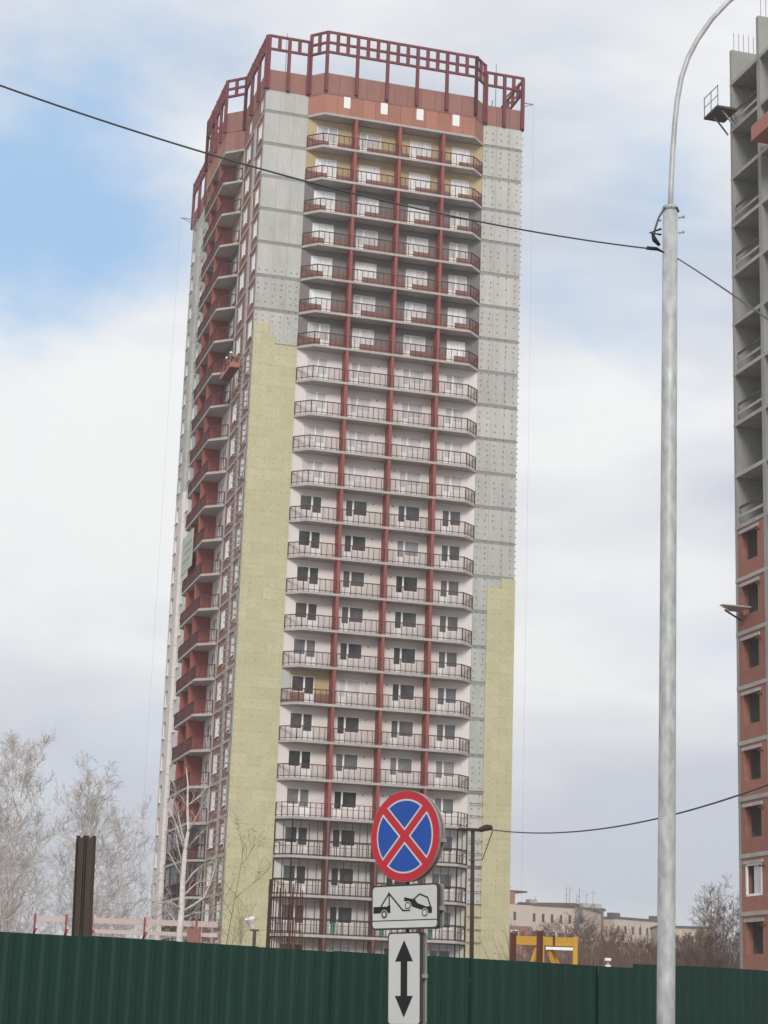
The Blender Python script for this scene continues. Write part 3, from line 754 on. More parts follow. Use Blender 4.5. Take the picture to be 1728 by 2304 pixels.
# ------------------------------------------------------------------ far apartment houses
def far_house(name, label, pl_, pr_, base_m, Y0, Y1, ptop, slots, storeys=9):
    """block whose street face runs between two measured points at the given distances"""
    a = at(pl_, ptop[0], Y0); b = at(pr_, ptop[1], Y1); zt = (a.z + b.z) / 2
    ax = Vector((b.x - a.x, b.y - a.y, 0)); ln = ax.length; rz = math.atan2(ax.y, ax.x)
    t = thing(name, label, 'building', (a.x, a.y, 0), rz, 'far apartment houses')
    MB().box(0, ln, 0, 14, 0, zt).build('wall', base_m, t)
    MB().box(-0.3, ln + .3, -0.3, 14.3, zt, zt + 0.5).build('roof', M['roof_dark'], t)
    n = slots; st = ln / n
    for i in range(n):
        u = (i + 0.5) * st
        boxpart('attic_slot', M['far_pane'], t, u - 0.35, u + 0.35, -0.06, 0.0, zt - 3.9, zt - 1.9)
        for f in range(storeys - 5, storeys):
            z = zt - 5.6 - (storeys - f) * 3.0 + 0.9
            if z < 2: continue
            o = boxpart('window', M['white_pvc'], t, u - 1.1, u + 1.1, -0.08, 0.0, z, z + 1.7)
            MB().box(-0.95, 0.95, -0.05, -0.042, 0.12, 1.58).build('pane', M['far_pane'], o)
    return t, ln, zt
hA, lA, zA = far_house('apartment_house', 'far beige apartment house with attic slots, just right of the tower base', 1192, 1292, M['beige'], 480, 486, (2038, 2041), 5)
MB().box(-14, -0.1, -1.2, 14, 0, zA - 5.2).build('brick_wing', M['far_brick'], hA)
MB().box(-14, -0.05, -1.3, 14, zA - 5.2, zA - 0.2).build('attic_storey', M['beige'], hA)
boxpart('attic_slot', M['far_pane'], hA, -5.4, -4.7, -1.36, -1.3, zA - 3.9, zA - 1.9)
w = boxpart('window', M['white_pvc'], hA, -6, -3.8, -1.28, -1.2, zA - 8, zA - 6.2); MB().box(-0.95, 0.95, -0.05, -0.042, 0.15, 1.6).build('pane', M['far_pane'], w)
boxpart('roof_house', M['far_brick'], hA, -12, -3, 2, 9, zA, zA + 3.0); boxpart('roof_house', M['roof_dark'], hA, -12.4, 0.5, 2, 9, zA + 3.0, zA + 3.4)
for u, h in ((-9, 6), (-5, 5), (-3.6, 5), (14, 5.5), (19, 4.4), (21, 5), (4, 2.4)):
    MB().tube([(u, 4, zA), (u + 0.15, 4, zA + h)], 0.09, 4).build('antenna', M['far_grey'], hA)
    MB().box(u - 0.9, u + 1.0, 3.96, 4.04, zA + h - 0.9, zA + h - 0.82).build('antenna_arm', M['far_grey'], hA)
for u in (17.5, 21, 2): boxpart('roof_vent', M['slab'], hA, u, u + 2.0, 3, 5, zA + .5, zA + 1.6)
hB, lB, zB = far_house('apartment_house', 'far apartment house wing turned away, grey and beige with brick stairwell', 1293, 1352, M['beige'], 488, 520, (2042, 2050), 5)
boxpart('brick_stairwell', M['far_brick'], hB, lB - 3, lB + 4.5, -3, 10, 0, zB - 7)
boxpart('brick_loft', M['far_brick'], hB, lB, lB + 9, 1, 8, zB - 4, zB + 1.2); boxpart('loft_roof', M['roof_dark'], hB, lB - 1, lB + 12, 1, 8.2, zB + 1.2, zB + 1.8)
boxpart('grey_patch', M['far_grey'], hB, 0.3, 9, -0.2, -0.02, zB - 6, zB - 0.5)
for u, h in ((9, 5), (22, 4), (25, 6)):
    MB().tube([(u, 4, zB), (u, 4, zB + h)], 0.09, 4).build('antenna', M['far_grey'], hB)
    MB().box(u - 2.0, u + 2.0, 3.96, 4.04, zB + h * 0.6, zB + h * 0.6 + .1).build('antenna_arm', M['far_grey'], hB)
hC, lC, zC_ = far_house('apartment_house', 'far long beige apartment house behind the lamp post', 1383, 1480, M['beige'], 535, 545, (2069, 2071), 6)
for u in (2, 18): boxpart('roof_vent', M['roof_dark'], hC, u, u + 3, 3, 5, zC_ + .5, zC_ + 1.7)
hD, lD, zD = far_house('apartment_house', 'far lower beige house with ledges between the lamp post and brick block', 1481, 1600, M['beige'], 520, 520, (2086, 2090), 7)
for i in range(3): boxpart('balcony', M['slab'], hD, 1 + i * 4.5, 4.5 + i * 4.5, -1.6, 0, zD - 6.5 - i * 1.2, zD - 5.3 - i * 1.2)

# ------------------------------------------------------------------ trees
def grow(seed, height, trunk_r, spread, levels=4, first=0.18, nlimb=16, up_bias=0.55, droop=0.0, twig_r=0.006, lean=0.0, twig_n=3, tl=1.0):
    rnd = random.Random(seed); tr, br, tw = MB(), MB(), MB()
    pts = []; p = Vector((0, 0, 0)); d = Vector((lean, 0, 1)).normalized(); n = 12
    for i in range(n + 1):
        pts.append(p.copy()); d = (d + Vector((rnd.uniform(-.06, .06), rnd.uniform(-.06, .06), 0.10))).normalized(); p = p + d * (height / n)
    rad = [trunk_r * (1 - 0.93 * (i / n) ** 0.9) + 0.004 for i in range(n + 1)]
    tr.tube(pts, rad, 7)
    def limb(p, d, ln, r, lv):
        n = 5 if lv < 2 else 4; q = [p.copy()]; dd = d.copy(); rr = [r]
        wob = 0.16 + 0.06 * lv
        for i in range(n):
            dd = (dd + Vector((rnd.uniform(-wob, wob), rnd.uniform(-wob, wob), rnd.uniform(-wob, wob) + (0.10 if lv < 2 else -droop)))).normalized()
            q.append(q[-1] + dd * (ln / n)); rr.append(max(twig_r * 0.6, r * (1 - 0.85 * (i + 1) / n)))
        (br if lv < 2 else tw).tube(q, rr, 5 if lv < 2 else 3, cap=False)
        if lv >= levels: return
        m = {0: 5, 1: 5, 2: twig_n, 3: twig_n}[lv] + rnd.randint(0, 2)
        for j in range(m):
            t = rnd.uniform(0.2, 1.0); i = min(n - 1, int(t * n)); f = t * n - i
            c = q[i].lerp(q[i+1], f); base = (q[i+1] - q[i]).normalized()
            s = Vector((rnd.uniform(-1, 1), rnd.uniform(-1, 1), rnd.uniform(-.6, 1))).normalized()
            nd = (base * 0.75 + s * 0.75).normalized()
            limb(c, nd, ln * rnd.uniform(0.38, 0.62) * (tl if lv >= 1 else 1), max(twig_r, rr[i] * 0.55), lv + 1)
    for j in range(nlimb):
        t = first + (1 - first) * (j + rnd.random()) / nlimb; t = min(t, 0.97)
        i = min(n - 1, int(t * n)); c = pts[i].lerp(pts[i+1], t * n - i)
        a = j * 2.4 + rnd.uniform(-.5, .5)
        out = Vector((cos(a), sin(a), up_bias + rnd.uniform(-.15, .35))).normalized()
        ln = spread * (1.15 - 0.75 * t) * rnd.uniform(0.75, 1.2)
        limb(c, out, ln, max(twig_r * 2.2, rad[i] * 0.6), 0)
    return tr, br, tw
TREEC = {}
def tree(name, label, cat, px, py_top, Y, seed, spread_f, mats, group=None, base_z=0.0, rz=0.0, share=None, **kw):
    base = at(px, py_top, Y); hgt = base.z - base_z
    key = share
    if key is None or key not in TREEC:
        tr, br, tw = grow(seed, hgt, kw.pop('trunk_r', 0.12), hgt * spread_f, **kw)
        mm = (tr.mesh('trunk', mats[0], True), br.mesh('limbs', mats[1], True), tw.mesh('twigs', mats[2]))
        if key is not None: TREEC[key] = (mm, hgt)
    else: mm = TREEC[key][0]
    t = thing(name, label, cat, (base.x, Y, base_z), rz, group)
    if key is not None: s = hgt / TREEC[key][1]; t.scale = (s, s, s)
    link('trunk', mm[0], t); link('limbs', mm[1], t)
    tag(link('twigs', mm[2], t), kind='stuff')
    return t
BI = (M['birch'], M['birch'], M['birch_twig'])
GB = 'bare birches at the left edge'
tree('birch_tree', 'tall bare pale birch, second from the left edge, behind the fence', 'tree', 62, 1725, 84, 3, 0.31, BI, GB, trunk_r=0.15, nlimb=36, up_bias=1.1, twig_r=0.0075, twig_n=3, levels=3, first=0.12)
tree('birch_tree', 'bare pale birch at the very left edge of the picture', 'tree', -20, 1765, 88, 11, 0.31, BI, GB, trunk_r=0.15, nlimb=34, up_bias=1.1, twig_r=0.0075, twig_n=3, levels=3, first=0.12)
tree('birch_tree', 'bare pale birch behind the pair of brown steel posts', 'tree', 218, 1785, 80, 21, 0.31, BI, GB, trunk_r=0.14, nlimb=36, up_bias=1.0, twig_r=0.0075, twig_n=3, levels=3, first=0.12)
tree('birch_tree', 'smaller bare birch between the steel posts and the tower edge', 'tree', 318, 1870, 86, 31, 0.36, BI, GB, trunk_r=0.08, nlimb=18, up_bias=0.9, twig_r=0.007, twig_n=3, levels=3, first=0.1)
# the young birch before the tower, limb by limb
YBI = 46; rb_ = random.Random(3)
def bp(x, y, dy=0.0):
    c = at(x, y, YBI); return Vector((c.x, YBI + dy, c.z))
bb = bp(402, 2290); bb.z = 0
yb = thing('birch_tree', 'single white-trunked young birch in front of the tower left flank', 'tree', bb)
tr_ = [(402, 2285), (404, 2103), (409, 2045), (411, 1982), (415, 1931), (417, 1906), (424, 1868), (421.5, 1817), (423, 1767), (419, 1726)]
MB().tube([bp(*p) - bb for p in tr_], [.085, .075, .070, .062, .055, .050, .036, .028, .018, .006], 9).build('trunk', M['birch'], yb, smooth=True)
limbs_ = [([(416, 1915), (404, 1875), (392, 1842), (383, 1822)], .034), ([(421.5, 1820), (411, 1797), (401, 1787), (388.6, 1751)], .022), ([(423, 1872), (439, 1850), (457, 1822), (472, 1800)], .026),
    ([(413, 1994), (437, 1961), (462, 1944), (485, 1938)], .024), ([(409, 2052), (437, 2037), (462, 2020), (477, 1987), (488, 1950)], .034), ([(409, 2047), (389, 2032), (358, 2034)], .022),
    ([(411, 1975), (394, 1944), (383, 1921), (371, 1918)], .020), ([(422, 1812), (447, 1792), (462, 1770)], .016), ([(418, 1912), (447, 1886), (470, 1868)], .022), ([(413, 1960), (400, 1900), (396, 1870)], .018),
    ([(412, 2015), (440, 1985), (468, 1975)], .018), ([(405, 2090), (385, 2060), (375, 2050)], .016), ([(418, 1900), (407, 1870), (399, 1830), (389, 1800)], .018), ([(408, 2065), (440, 2052), (470, 2048)], .018)]
lb_, tw_ = MB(), MB()
for pts_, r_ in limbs_:
    dy = rb_.uniform(-.7, .7); n = len(pts_)
    q = [bp(x, y, dy * i / (n - 1)) - bb for i, (x, y) in enumerate(pts_)]
    lb_.tube(q, [r_ * (1 - .8 * i / (n - 1)) for i in range(n)], 6)
    for _ in range(11):
        i = rb_.randint(0, n - 2); f = rb_.random(); c = q[i].lerp(q[i+1], f); d = (q[i+1] - q[i]).normalized()
        d = (d + Vector((rb_.uniform(-.9, .9), rb_.uniform(-.9, .9), rb_.uniform(-.3, .8)))).normalized(); l_ = rb_.uniform(.18, .5)
        m_ = c + d * l_ * .5; e_ = c + (d + Vector((rb_.uniform(-.3, .3), rb_.uniform(-.3, .3), .2))) * l_
        tw_.tube([c, m_, e_], [.006, .005, .002], 3, cap=False)
        for _ in range(2): tw_.tube([m_, m_ + (d + Vector((rb_.uniform(-.8, .8), rb_.uniform(-.8, .8), rb_.uniform(-.2, .6)))) * l_ * .5], [.004, .002], 3, cap=False)
lb_.build('limbs', M['birch'], yb, smooth=True); tag(tw_.build('twigs', M['birch_twig'], yb), kind='stuff')
tree('sapling', 'thin brown leafless sapling in front of the yellow insulated corner', 'tree', 520, 1905, 50, 57, 0.36, (M['twig_brown'], M['twig_brown'], M['twig_brown']), None, trunk_r=0.020, nlimb=12, up_bias=0.6, twig_r=0.0035, levels=2, twig_n=2)
BR = (M['brush_brown'],) * 3
spots = [(1205, 2122, 190), (1250, 2105, 210), (1292, 2082, 200), (1330, 2112, 215), (1368, 2120, 190), (1402, 2118, 225), (1440, 2130, 200),
         (1485, 2138, 210), (1528, 2132, 190), (1568, 2118, 200), (1610, 2088, 175), (1640, 2070, 165), (1230, 2138, 170), (1310, 2134, 165), (1390, 2146, 168), (1460, 2150, 160), (1545, 2142, 158), (1595, 2128, 150)]
for i, (x, y, Y) in enumerate(spots):
    tree('bare_tree', 'brown leafless tree in the thicket between tower and right block', 'tree', x, y, Y, 100 + i % 4, 0.40, BR, 'brown thicket behind the fence', rz=i * 1.3, share='thick%d' % (i % 4),
         trunk_r=0.13, nlimb=20, up_bias=1.0, twig_r=0.014, twig_n=3, levels=3, first=0.06)
tree('bare_tree', 'pale wide bare tree rising behind the thicket beside the brick block', 'tree', 1628, 2040, 150, 77, 0.42, (M['pale_twig'],) * 3, None, trunk_r=0.13, nlimb=16, up_bias=1.3, twig_r=0.013, twig_n=3, levels=3)
# undergrowth mass below the thicket
ug = MB(); rr_ = random.Random(5)
for i in range(5200):
    x = rr_.uniform(1170, 1700); Y = rr_.uniform(140, 235); p = at(x, 2300, Y); h = rr_.uniform(4.5, 9.2)
    d = Vector((rr_.uniform(-.5, .5), rr_.uniform(-.3, .3), 1)).normalized()
    ug.tube([(p.x, Y, 0), Vector((p.x, Y, 0)) + d * h * .5, Vector((p.x + rr_.uniform(-.6, .6), Y, 0)) + d * h], [0.04, 0.028, 0.010], 3, cap=False)
tag(ug.build('undergrowth', M['brush_brown']), 'dense brown leafless undergrowth at the foot of the thicket', 'brush', kind='stuff')

# ------------------------------------------------------------------ things on the site behind the fence
# two brown steel posts
for (x0, y0), lab in (((184, 1884), 'left one of the two brown steel channel posts behind the fence'), ((204, 1884), 'right one of the two brown steel channel posts behind the fence')):
    c = at(x0, y0, 34); t = thing('steel_post', lab, 'post', (c.x, 34, 0), R(-12), 'pair of brown steel posts'); b0 = at(x0 - 15, 2300, 34)
    dx = b0.x - c.x
    for nm, (a, b, c0, c1) in (('web', (-.058, .058, -.01, .01)), ('flange', (-.068, -.058, -.09, .09)), ('flange', (.058, .068, -.09, .09))):
        m_ = MB(); zt = c.z
        m_.v = [(a + dx, c0, 0), (b + dx, c0, 0), (b + dx, c1, 0), (a + dx, c1, 0), (a, c0, zt - .04), (b, c0, zt + .03), (b, c1, zt + .03), (a, c1, zt - .04)]
        m_.f = [(0, 3, 2, 1), (4, 5, 6, 7), (0, 1, 5, 4), (1, 2, 6, 5), (2, 3, 7, 6), (3, 0, 4, 7)]
        m_.build(nm, M['brown_steel'], t)
# timber barrier with red posts on a ledge
YB = 56
e0, e1 = at(70, 2068, YB), at(492, 2082, YB)
bt = thing('timber_barrier', 'pale pink timber guard rail on red posts behind the left fence', 'barrier', (e0.x, YB, 0))
zt = (e0.z + e1.z) / 2; ln = e1.x - e0.x
segs = [(0.1, 1.05), (1.55, 3.2), (3.2, ln)]
for a, b in segs:
    MB().box(a, b - .02, -0.03, 0.03, zt - 0.06, zt + 0.10).build('board', M['pink_board'], bt)
    if a > 1: MB().box(a, b - .02, -0.03, 0.03, zt - 0.33, zt - 0.22).build('board', M['pink_board'], bt)
MB().box(-1.5, ln + .2, -0.10, 0.10, zt - 0.72, zt - 0.58).build('board', M['pink_board'], bt)
MB().box(-1.5, ln + .2, 0.1, 1.6, zt - 0.80, zt - 0.74).build('deck', M['pink_board'], bt)
MB().box(-1.2, ln, 0.3, 1.4, 0, zt - 0.80).build('plinth', M['concrete_dark'], bt)
for x in (0.12, 1.0, 1.72, 3.2, ln - 0.62):
    barpart('post', M['red_post'], bt, (x, -0.07, zt - 0.72), (x, -0.07, zt + 0.16), 0.05)
    barpart('clamp', M['red_post'], bt, (x - .1, -0.07, zt - .62), (x + .06, -0.07, zt - .25), 0.05)
bxm = MB().box(ln - 0.85, ln - 0.5, -0.2, 0.0, zt - 0.5, zt - 0.12).build('red_box', M['clad_red'], bt)
# floodlight on a short post
f0 = at(573, 2095, 60)
fl = thing('floodlight', 'small white floodlight on a dark post in front of the insulated corner', 'floodlight', (f0.x, 60, 0))
MB().box(-.05, .05, -.05, .05, 0, f0.z).build('post', M['brown_steel'], fl)
MB().box(-.14, .13, -.05, .05, f0.z, f0.z + .05).build('crossbar', M['brown_steel'], fl)
hd = MB(); hd.tube([(-.08, 0, f0.z + .08), (-.12, -.05, f0.z + .22), (-.16, -.10, f0.z + .36)], [.06, .10, .16], 10); hd.build('lamp_head', M['white_pvc'], fl, smooth=False)
# rebar cage
rb0, rb1 = at(612, 1985, 46), at(685, 1985, 46)
rbt = thing('rebar_cage', 'rusty bundle of upright reinforcing bars in front of the glazed balconies', 'rebar', (rb0.x, 46, 0))
rr_ = random.Random(9)
for i in range(13):
    x = (rb1.x - rb0.x) * i / 12 + rr_.uniform(-.03, .03); h = rb0.z + rr_.uniform(-.22, .12); y = rr_.uniform(-.3, .3)
    MB().tube([(x, y, 0), (x + rr_.uniform(-.02, .02), y, h * .6), (x + rr_.uniform(-.05, .05), y, h)], 0.014, 5).build('bar', M['rust'], rbt)
for z in (rb0.z - .35, rb0.z - 1.1, rb0.z - 1.5): MB().tube([(-.02, -.1, z), (rb1.x - rb0.x, .1, z + .02)], .010, 4).build('hoop', M['rust'], rbt)
bs = at(606, 1978, 45)
sp = tag(MB().box(-.035, .035, -.05, .05, 0, bs.z).build('brown_stake', M['pole_wood'], None, (bs.x, 45, 0)), 'thin brown upright stake left of the rebar bundle', 'stake')
sp.rotation_euler = (0, R(0.5), 0)
# old utility pole with a cross arm
u0_ = at(1064, 1870, 60); ub = at(1061, 2290, 60)
up_ = thing('utility_pole', 'thin dark utility pole with short arm in front of the tower right corner', 'pole', (ub.x, 60, 0))
MB().tube([(0, 0, 0), ((u0_.x - ub.x), 0, u0_.z)], [.075, .06], 10).build('shaft', M['pole_wood'], up_, smooth=True)
a0, a1 = at(1030, 1866, 60), at(1108, 1865, 60)
MB().tube([(a0.x - ub.x, -.1, a0.z), (0.1, -.1, a0.z)], .04, 8).build('cross_arm', M['pole_wood'], up_, smooth=True)
hx = a1.x - ub.x
MB().tube([(0.08, -.1, a0.z), (0.16, -.1, a0.z + .01), (hx * .6, -.1, a1.z + .02), (hx - .06, -.1, a1.z + .03), (hx, -.1, a1.z + .03)], [.045, .085, .10, .085, .04], 10).build('arm_head', M['pole_wood'], up_, smooth=True)
for px_ in (1036, 1050):
    c = at(px_, 1860, 60); MB().tube([(c.x - ub.x, -.1, c.z), (c.x - ub.x, -.1, c.z + .07)], [.035, .025], 6).build('insulator', M['pole_wood'], up_)
g0, g1 = at(1108, 1870, 60), at(1085, 1935, 60)
MB().tube([(g0.x - ub.x, -.1, g0.z), (g1.x - ub.x, -.1, g1.z), (g1.x - ub.x - .4, -.1, g1.z - .03)], .018, 5).build('hanging_wire', M['cable'], up_)
# yellow machine frame
Yy = 70; y0_, y1_ = at(1147, 2104, Yy), at(1299, 2106, Yy); zt = y0_.z - .16; w = y1_.x - y0_.x
yf = thing('yellow_frame', 'yellow steel machine frame with splayed struts behind the fence, right of the tower', 'machinery', (y0_.x, Yy, 0))
MB().box(0.15, w - .02, -.14, .14, zt - .16, zt + .14).build('beam', M['yellow'], yf)
MB().box(w - .16, w, -.16, .16, 0, zt + .18).build('leg', M['yellow'], yf)
MB().box(0.98, 1.20, -.2, .2, 0, zt + .16).build('leg', M['yellow'], yf)
MB().bar((1.0, 0, zt - .15), (0.55, -.5, zt - 1.4), .11).build('strut', M['yellow'], yf)
MB().bar((1.3, 0, zt - .15), (1.82, -.4, zt - 1.5), .11).build('strut', M['yellow'], yf)
MB().bar((1.48, .2, zt - .15), (2.0, .3, zt - 1.5), .11).build('strut', M['yellow'], yf)
MB().box(1.25, 2.2, -.22, -.16, zt - .30, zt - .20).build('tube', M['white_pvc'], yf)
MB().box(1.5, 1.58, -.16, .16, zt - .2, zt + .18).build('clamp', M['rust'], yf)
for px_, pt_, lab in ((1155, 2098, 'rusty steel column at the left end of the yellow frame'), (1215, 2093, 'rusty steel column in front of the middle of the yellow frame')):
    c = at(px_, pt_, 66); t = thing('rusty_column', lab, 'column', (c.x, 66, 0), 0, 'rusty columns by the yellow frame')
    MB().box(-.10, -.06, -.1, .1, 0, c.z).build('flange', M['rust'], t); MB().box(.06, .10, -.1, .1, 0, c.z).build('flange', M['rust'], t); MB().box(-.06, .06, -.015, .015, 0, c.z - .03).build('web', M['rust'], t)
c = at(1368, 2158, 60); t = thing('striped_pipe', 'small white banded vent pipe showing above the fence by the thicket', 'pipe', (c.x, 60, 0))
MB().tube([(0, 0, 0), (0, 0, c.z)], .05, 8).build('pipe', M['concrete_dark'], t)
for i in range(3): MB().tube([(0, 0, c.z - .05 - i * .2), (0, 0, c.z + .03 - i * .2)], .10 - .015 * (i == 1), 10).build('band', M['white_pvc'], t)

# ------------------------------------------------------------------ green sheet fence
def fence(name, label, P0, P1, zt0, zt1, pitch=0.25, ribs=5, group='green fences'):
    P0, P1 = Vector(P0), Vector(P1); ax = P1 - P0; ln = ax.length; rz = math.atan2(ax.y, ax.x)
    t = thing(name, label, 'fence', (P0.x, P0.y, 0), rz)
    n = int(ln / (pitch * ribs)) + 1
    for i in range(n):
        x0 = i * pitch * ribs; hz = zt0 + (zt1 - zt0) * (x0 + pitch * ribs / 2) / ln; sl = (zt1 - zt0) / ln
        m_ = MB(); prof = []
        for r in range(ribs):
            o = r * pitch
            prof += [(o, 0), (o + pitch * .26, 0), (o + pitch * .44, -.022), (o + pitch * .70, -.022), (o + pitch * .88, 0)]
        prof.append((ribs * pitch + .02, 0.0))
        for (x, y) in prof:
            dz = hz - zt0 * 0
            m_.v += [(x, y, 0.05), (x, y, hz + sl * (x - pitch * ribs / 2))]
        for q in range(len(prof) - 1): m_.f.append((2*q, 2*q+2, 2*q+3, 2*q+1))
        dy = 0.010 * (i % 2)
        so = m_.build('sheet', M['fence'], t, (x0, dy, random.uniform(-.012, .010))); so.rotation_euler = (random.uniform(-.006, .006), random.uniform(-.004, .004), random.uniform(-.008, .008))
    m_ = MB(); m_.bar((0, .05, 0.6), (ln, .05, 0.6), .04, .04); m_.build('rail', M['brown_steel'], t)
    m_ = MB(); m_.bar((0, .05, zt0 - .3), (ln, .05, zt1 - .3), .04, .04); m_.build('rail', M['brown_steel'], t)
    for i in range(int(ln / 2.5) + 1): boxpart('post', M['brown_steel'], t, i * 2.5 + .1, i * 2.5 + .16, .07, .13, 0, zt0 - .1)
    return t
pA, pB = at(0, 2094, 24.0), at(1427, 2179, 30.6)
dir_ = (pB - pA).normalized()
pS = pA - dir_ * 5.0
fence('sheet_fence', 'long dark green corrugated sheet fence across the foreground', (pS.x, pS.y, 0), (pB.x, pB.y, 0), pS.z, pB.z)
pC, pD = at(1424, 2167, 30.9), at(1728, 2183, 33.5); pE = pD + (pD - pC) * 1.5
fence('sheet_fence', 'slightly higher green sheet fence section right of the lamp post', (pC.x, pC.y, 0), (pE.x, pE.y, 0), pC.z, pE.z)

# ------------------------------------------------------------------ street lamp
YL = 20
b_ = at(1498, 2304, YL); t_ = at(1508, 470, YL); dxl = (t_.x - b_.x) / (t_.z - b_.z)
lx0 = b_.x - dxl * b_.z
lamp = thing('street_lamp', 'galvanised grey steel street lamp post with curved arm, right of the tower', 'street lamp', (lx0, YL, 0))
def lp(px, py, dy=0):
    c = at(px, py, YL + dy); return (c.x - lx0, dy, c.z)
hz = t_.z
MB().tube([(dxl * z, 0, z) for z in (0, 2, 4, 6, 8, hz)], [.094, .092, .089, .086, .084, .082], 28).build('pole', M['galv'], lamp, smooth=True)
MB().tube([(dxl * (hz - .03), 0, hz - .03), (dxl * hz, 0, hz + .025)], .087, 28).build('collar', M['galv'], lamp, smooth=True)
armp = [(1508, 475), (1510, 420), (1513, 350), (1518, 280), (1524, 225), (1533, 175), (1548, 130), (1570, 88), (1602, 42), (1640, 2), (1690, -36), (1750, -66), (1830, -84)]
MB().tube([lp(x, y) for x, y in armp], .029, 14).build('arm', M['galv'], lamp, smooth=True)
e = lp(1830, -84); MB().tube([e, (e[0] + .12, 0, e[2] + .01), (e[0] + .3, 0, e[2] + .0), (e[0] + .65, 0, e[2] - .02)], [.04, .11, .13, .05], 12).build('lamp_head', M['galv'], lamp, smooth=True)
for py_ in (490, 524):
    c = lp(1526, py_); MB().tube([c, (c[0] + .055, -.01, c[2] + .01)], .012, 6).build('bolt', M['galv'], lamp)
    MB().tube([(c[0] + .05, -.01, c[2] + .01), (c[0] + .066, -.012, c[2] + .012)], .02, 6).build('bolt_head', M['galv'], lamp)
c = lp(1488, 496); MB().tube([c, (c[0] - .05, 0, c[2])], .012, 6).build('bolt', M['galv'], lamp)
MB().tube([lp(1488, 515, -.05), lp(1462, 524, -.05), lp(1488, 528, -.05)], .012, 6).build('hook', M['black'], lamp)
MB().tube([lp(1468, 526, -.06), lp(1473, 540, -.06), lp(1484, 552, -.06)], [.014, .030, .018], 8).build('clamp', M['black'], lamp, smooth=True)
MB().tube([lp(1507, 460, -.02), lp(1495, 468, -.06), lp(1482, 490, -.07), lp(1474, 515, -.07), lp(1471, 530, -.07)], .011, 6).build('feed_wire', M['cable'], lamp, smooth=True)
MB().tube([lp(1509, 465, -.08), lp(1524, 468, -.06), lp(1527, 476, 0)], .012, 6).build('feed_wire', M['cable'], lamp, smooth=True)

# ------------------------------------------------------------------ overhead cables
def cable(name, label, pts, rad, sag_n=40):
    """pts: measured points with their distance; a smooth sagging line through them"""
    ws = [at(*p) for p in pts]; x0 = ws[0]; out = []
    # arc-length parametrised quadratic fit of the height, straight in plan
    import numpy as np
    t = np.array([(w.xy - ws[0].xy).length for w in ws]); z = np.array([w.z for w in ws])
    c = np.polyfit(t, z, min(2, len(ws) - 1))
    for i in range(sag_n + 1):
        f = i / sag_n; p = ws[0].lerp(ws[-1], f); p.z = float(np.polyval(c, t[-1] * f)); out.append(p)
    base = out[0].copy()
    o = MB().tube([p - base for p in out], rad, 6).build(name, M['cable'], None, base, smooth=True)
    return tag(o, label, 'cable', 'overhead cables')
def Yf(x, x0, Ya, x1, Yb): return Ya + (Yb - Ya) * (x - x0) / (x1 - x0)
# on a straight plan line the distance follows from the pixel column
def along(pxs, A_, B_):
    """distance at which the plan line A_-B_ crosses each measured pixel"""
    out = []
    for (x, y) in pxs:
        d = at(x, y, 1.0); k = d.x / d.y
        ax_, ay_ = A_.x, A_.y; dx_, dy_ = B_.x - ax_, B_.y - ay_
        s = (k * ay_ - ax_) / (dx_ - k * dy_); out.append((x, y, ay_ + s * dy_))
    return out
ca, cb = at(-60, 172, 15.0), at(1463, 559, YL - .05)
cable('overhead_cable', 'dark cable sagging across the sky and tower to the lamp post', along([(-60, 172), (0, 194), (250, 273), (469, 347), (677, 404), (896, 459), (1083, 503), (1302, 537), (1463, 559)], ca, cb), .0085)
ca, cb = at(1525, 582, YL), at(1760, 745, 13.5)
cable('overhead_cable', 'dark cable running from the lamp post down to the right edge', along([(1525, 582), (1600, 630), (1646, 662), (1728, 718), (1760, 742)], ca, cb), .0075)
MB_ = MB().tube([at(1455, 558, YL - .05) - at(1455, 558, YL - .05), at(1478, 560, YL - .05) - at(1455, 558, YL - .05)], .022, 8)
tag(MB_.build('cable_clamp', M['black'], None, at(1455, 558, YL - .05), smooth=True), 'black clamp joining the cable to the lamp post', 'clamp')
j0 = at(1478, 560, YL - .05); j1 = at(1494, 568, YL - .1)
tag(MB().tube([(0, 0, 0), j1 - j0], [.02, .009], 6).build('cable_end', M['black'], None, j0, smooth=True), 'short black cable tail between clamp and lamp post', 'cable')
ca, cb = at(1106, 1866, 59.9), at(1760, 1756, 40)
cable('overhead_cable', 'thin lower wire sagging from the dark utility pole behind the lamp post to the right', along([(1106, 1866), (1160, 1873), (1230, 1875), (1340, 1866), (1478, 1843), (1590, 1811), (1667, 1785), (1728, 1766), (1760, 1756)], ca, cb), .020)

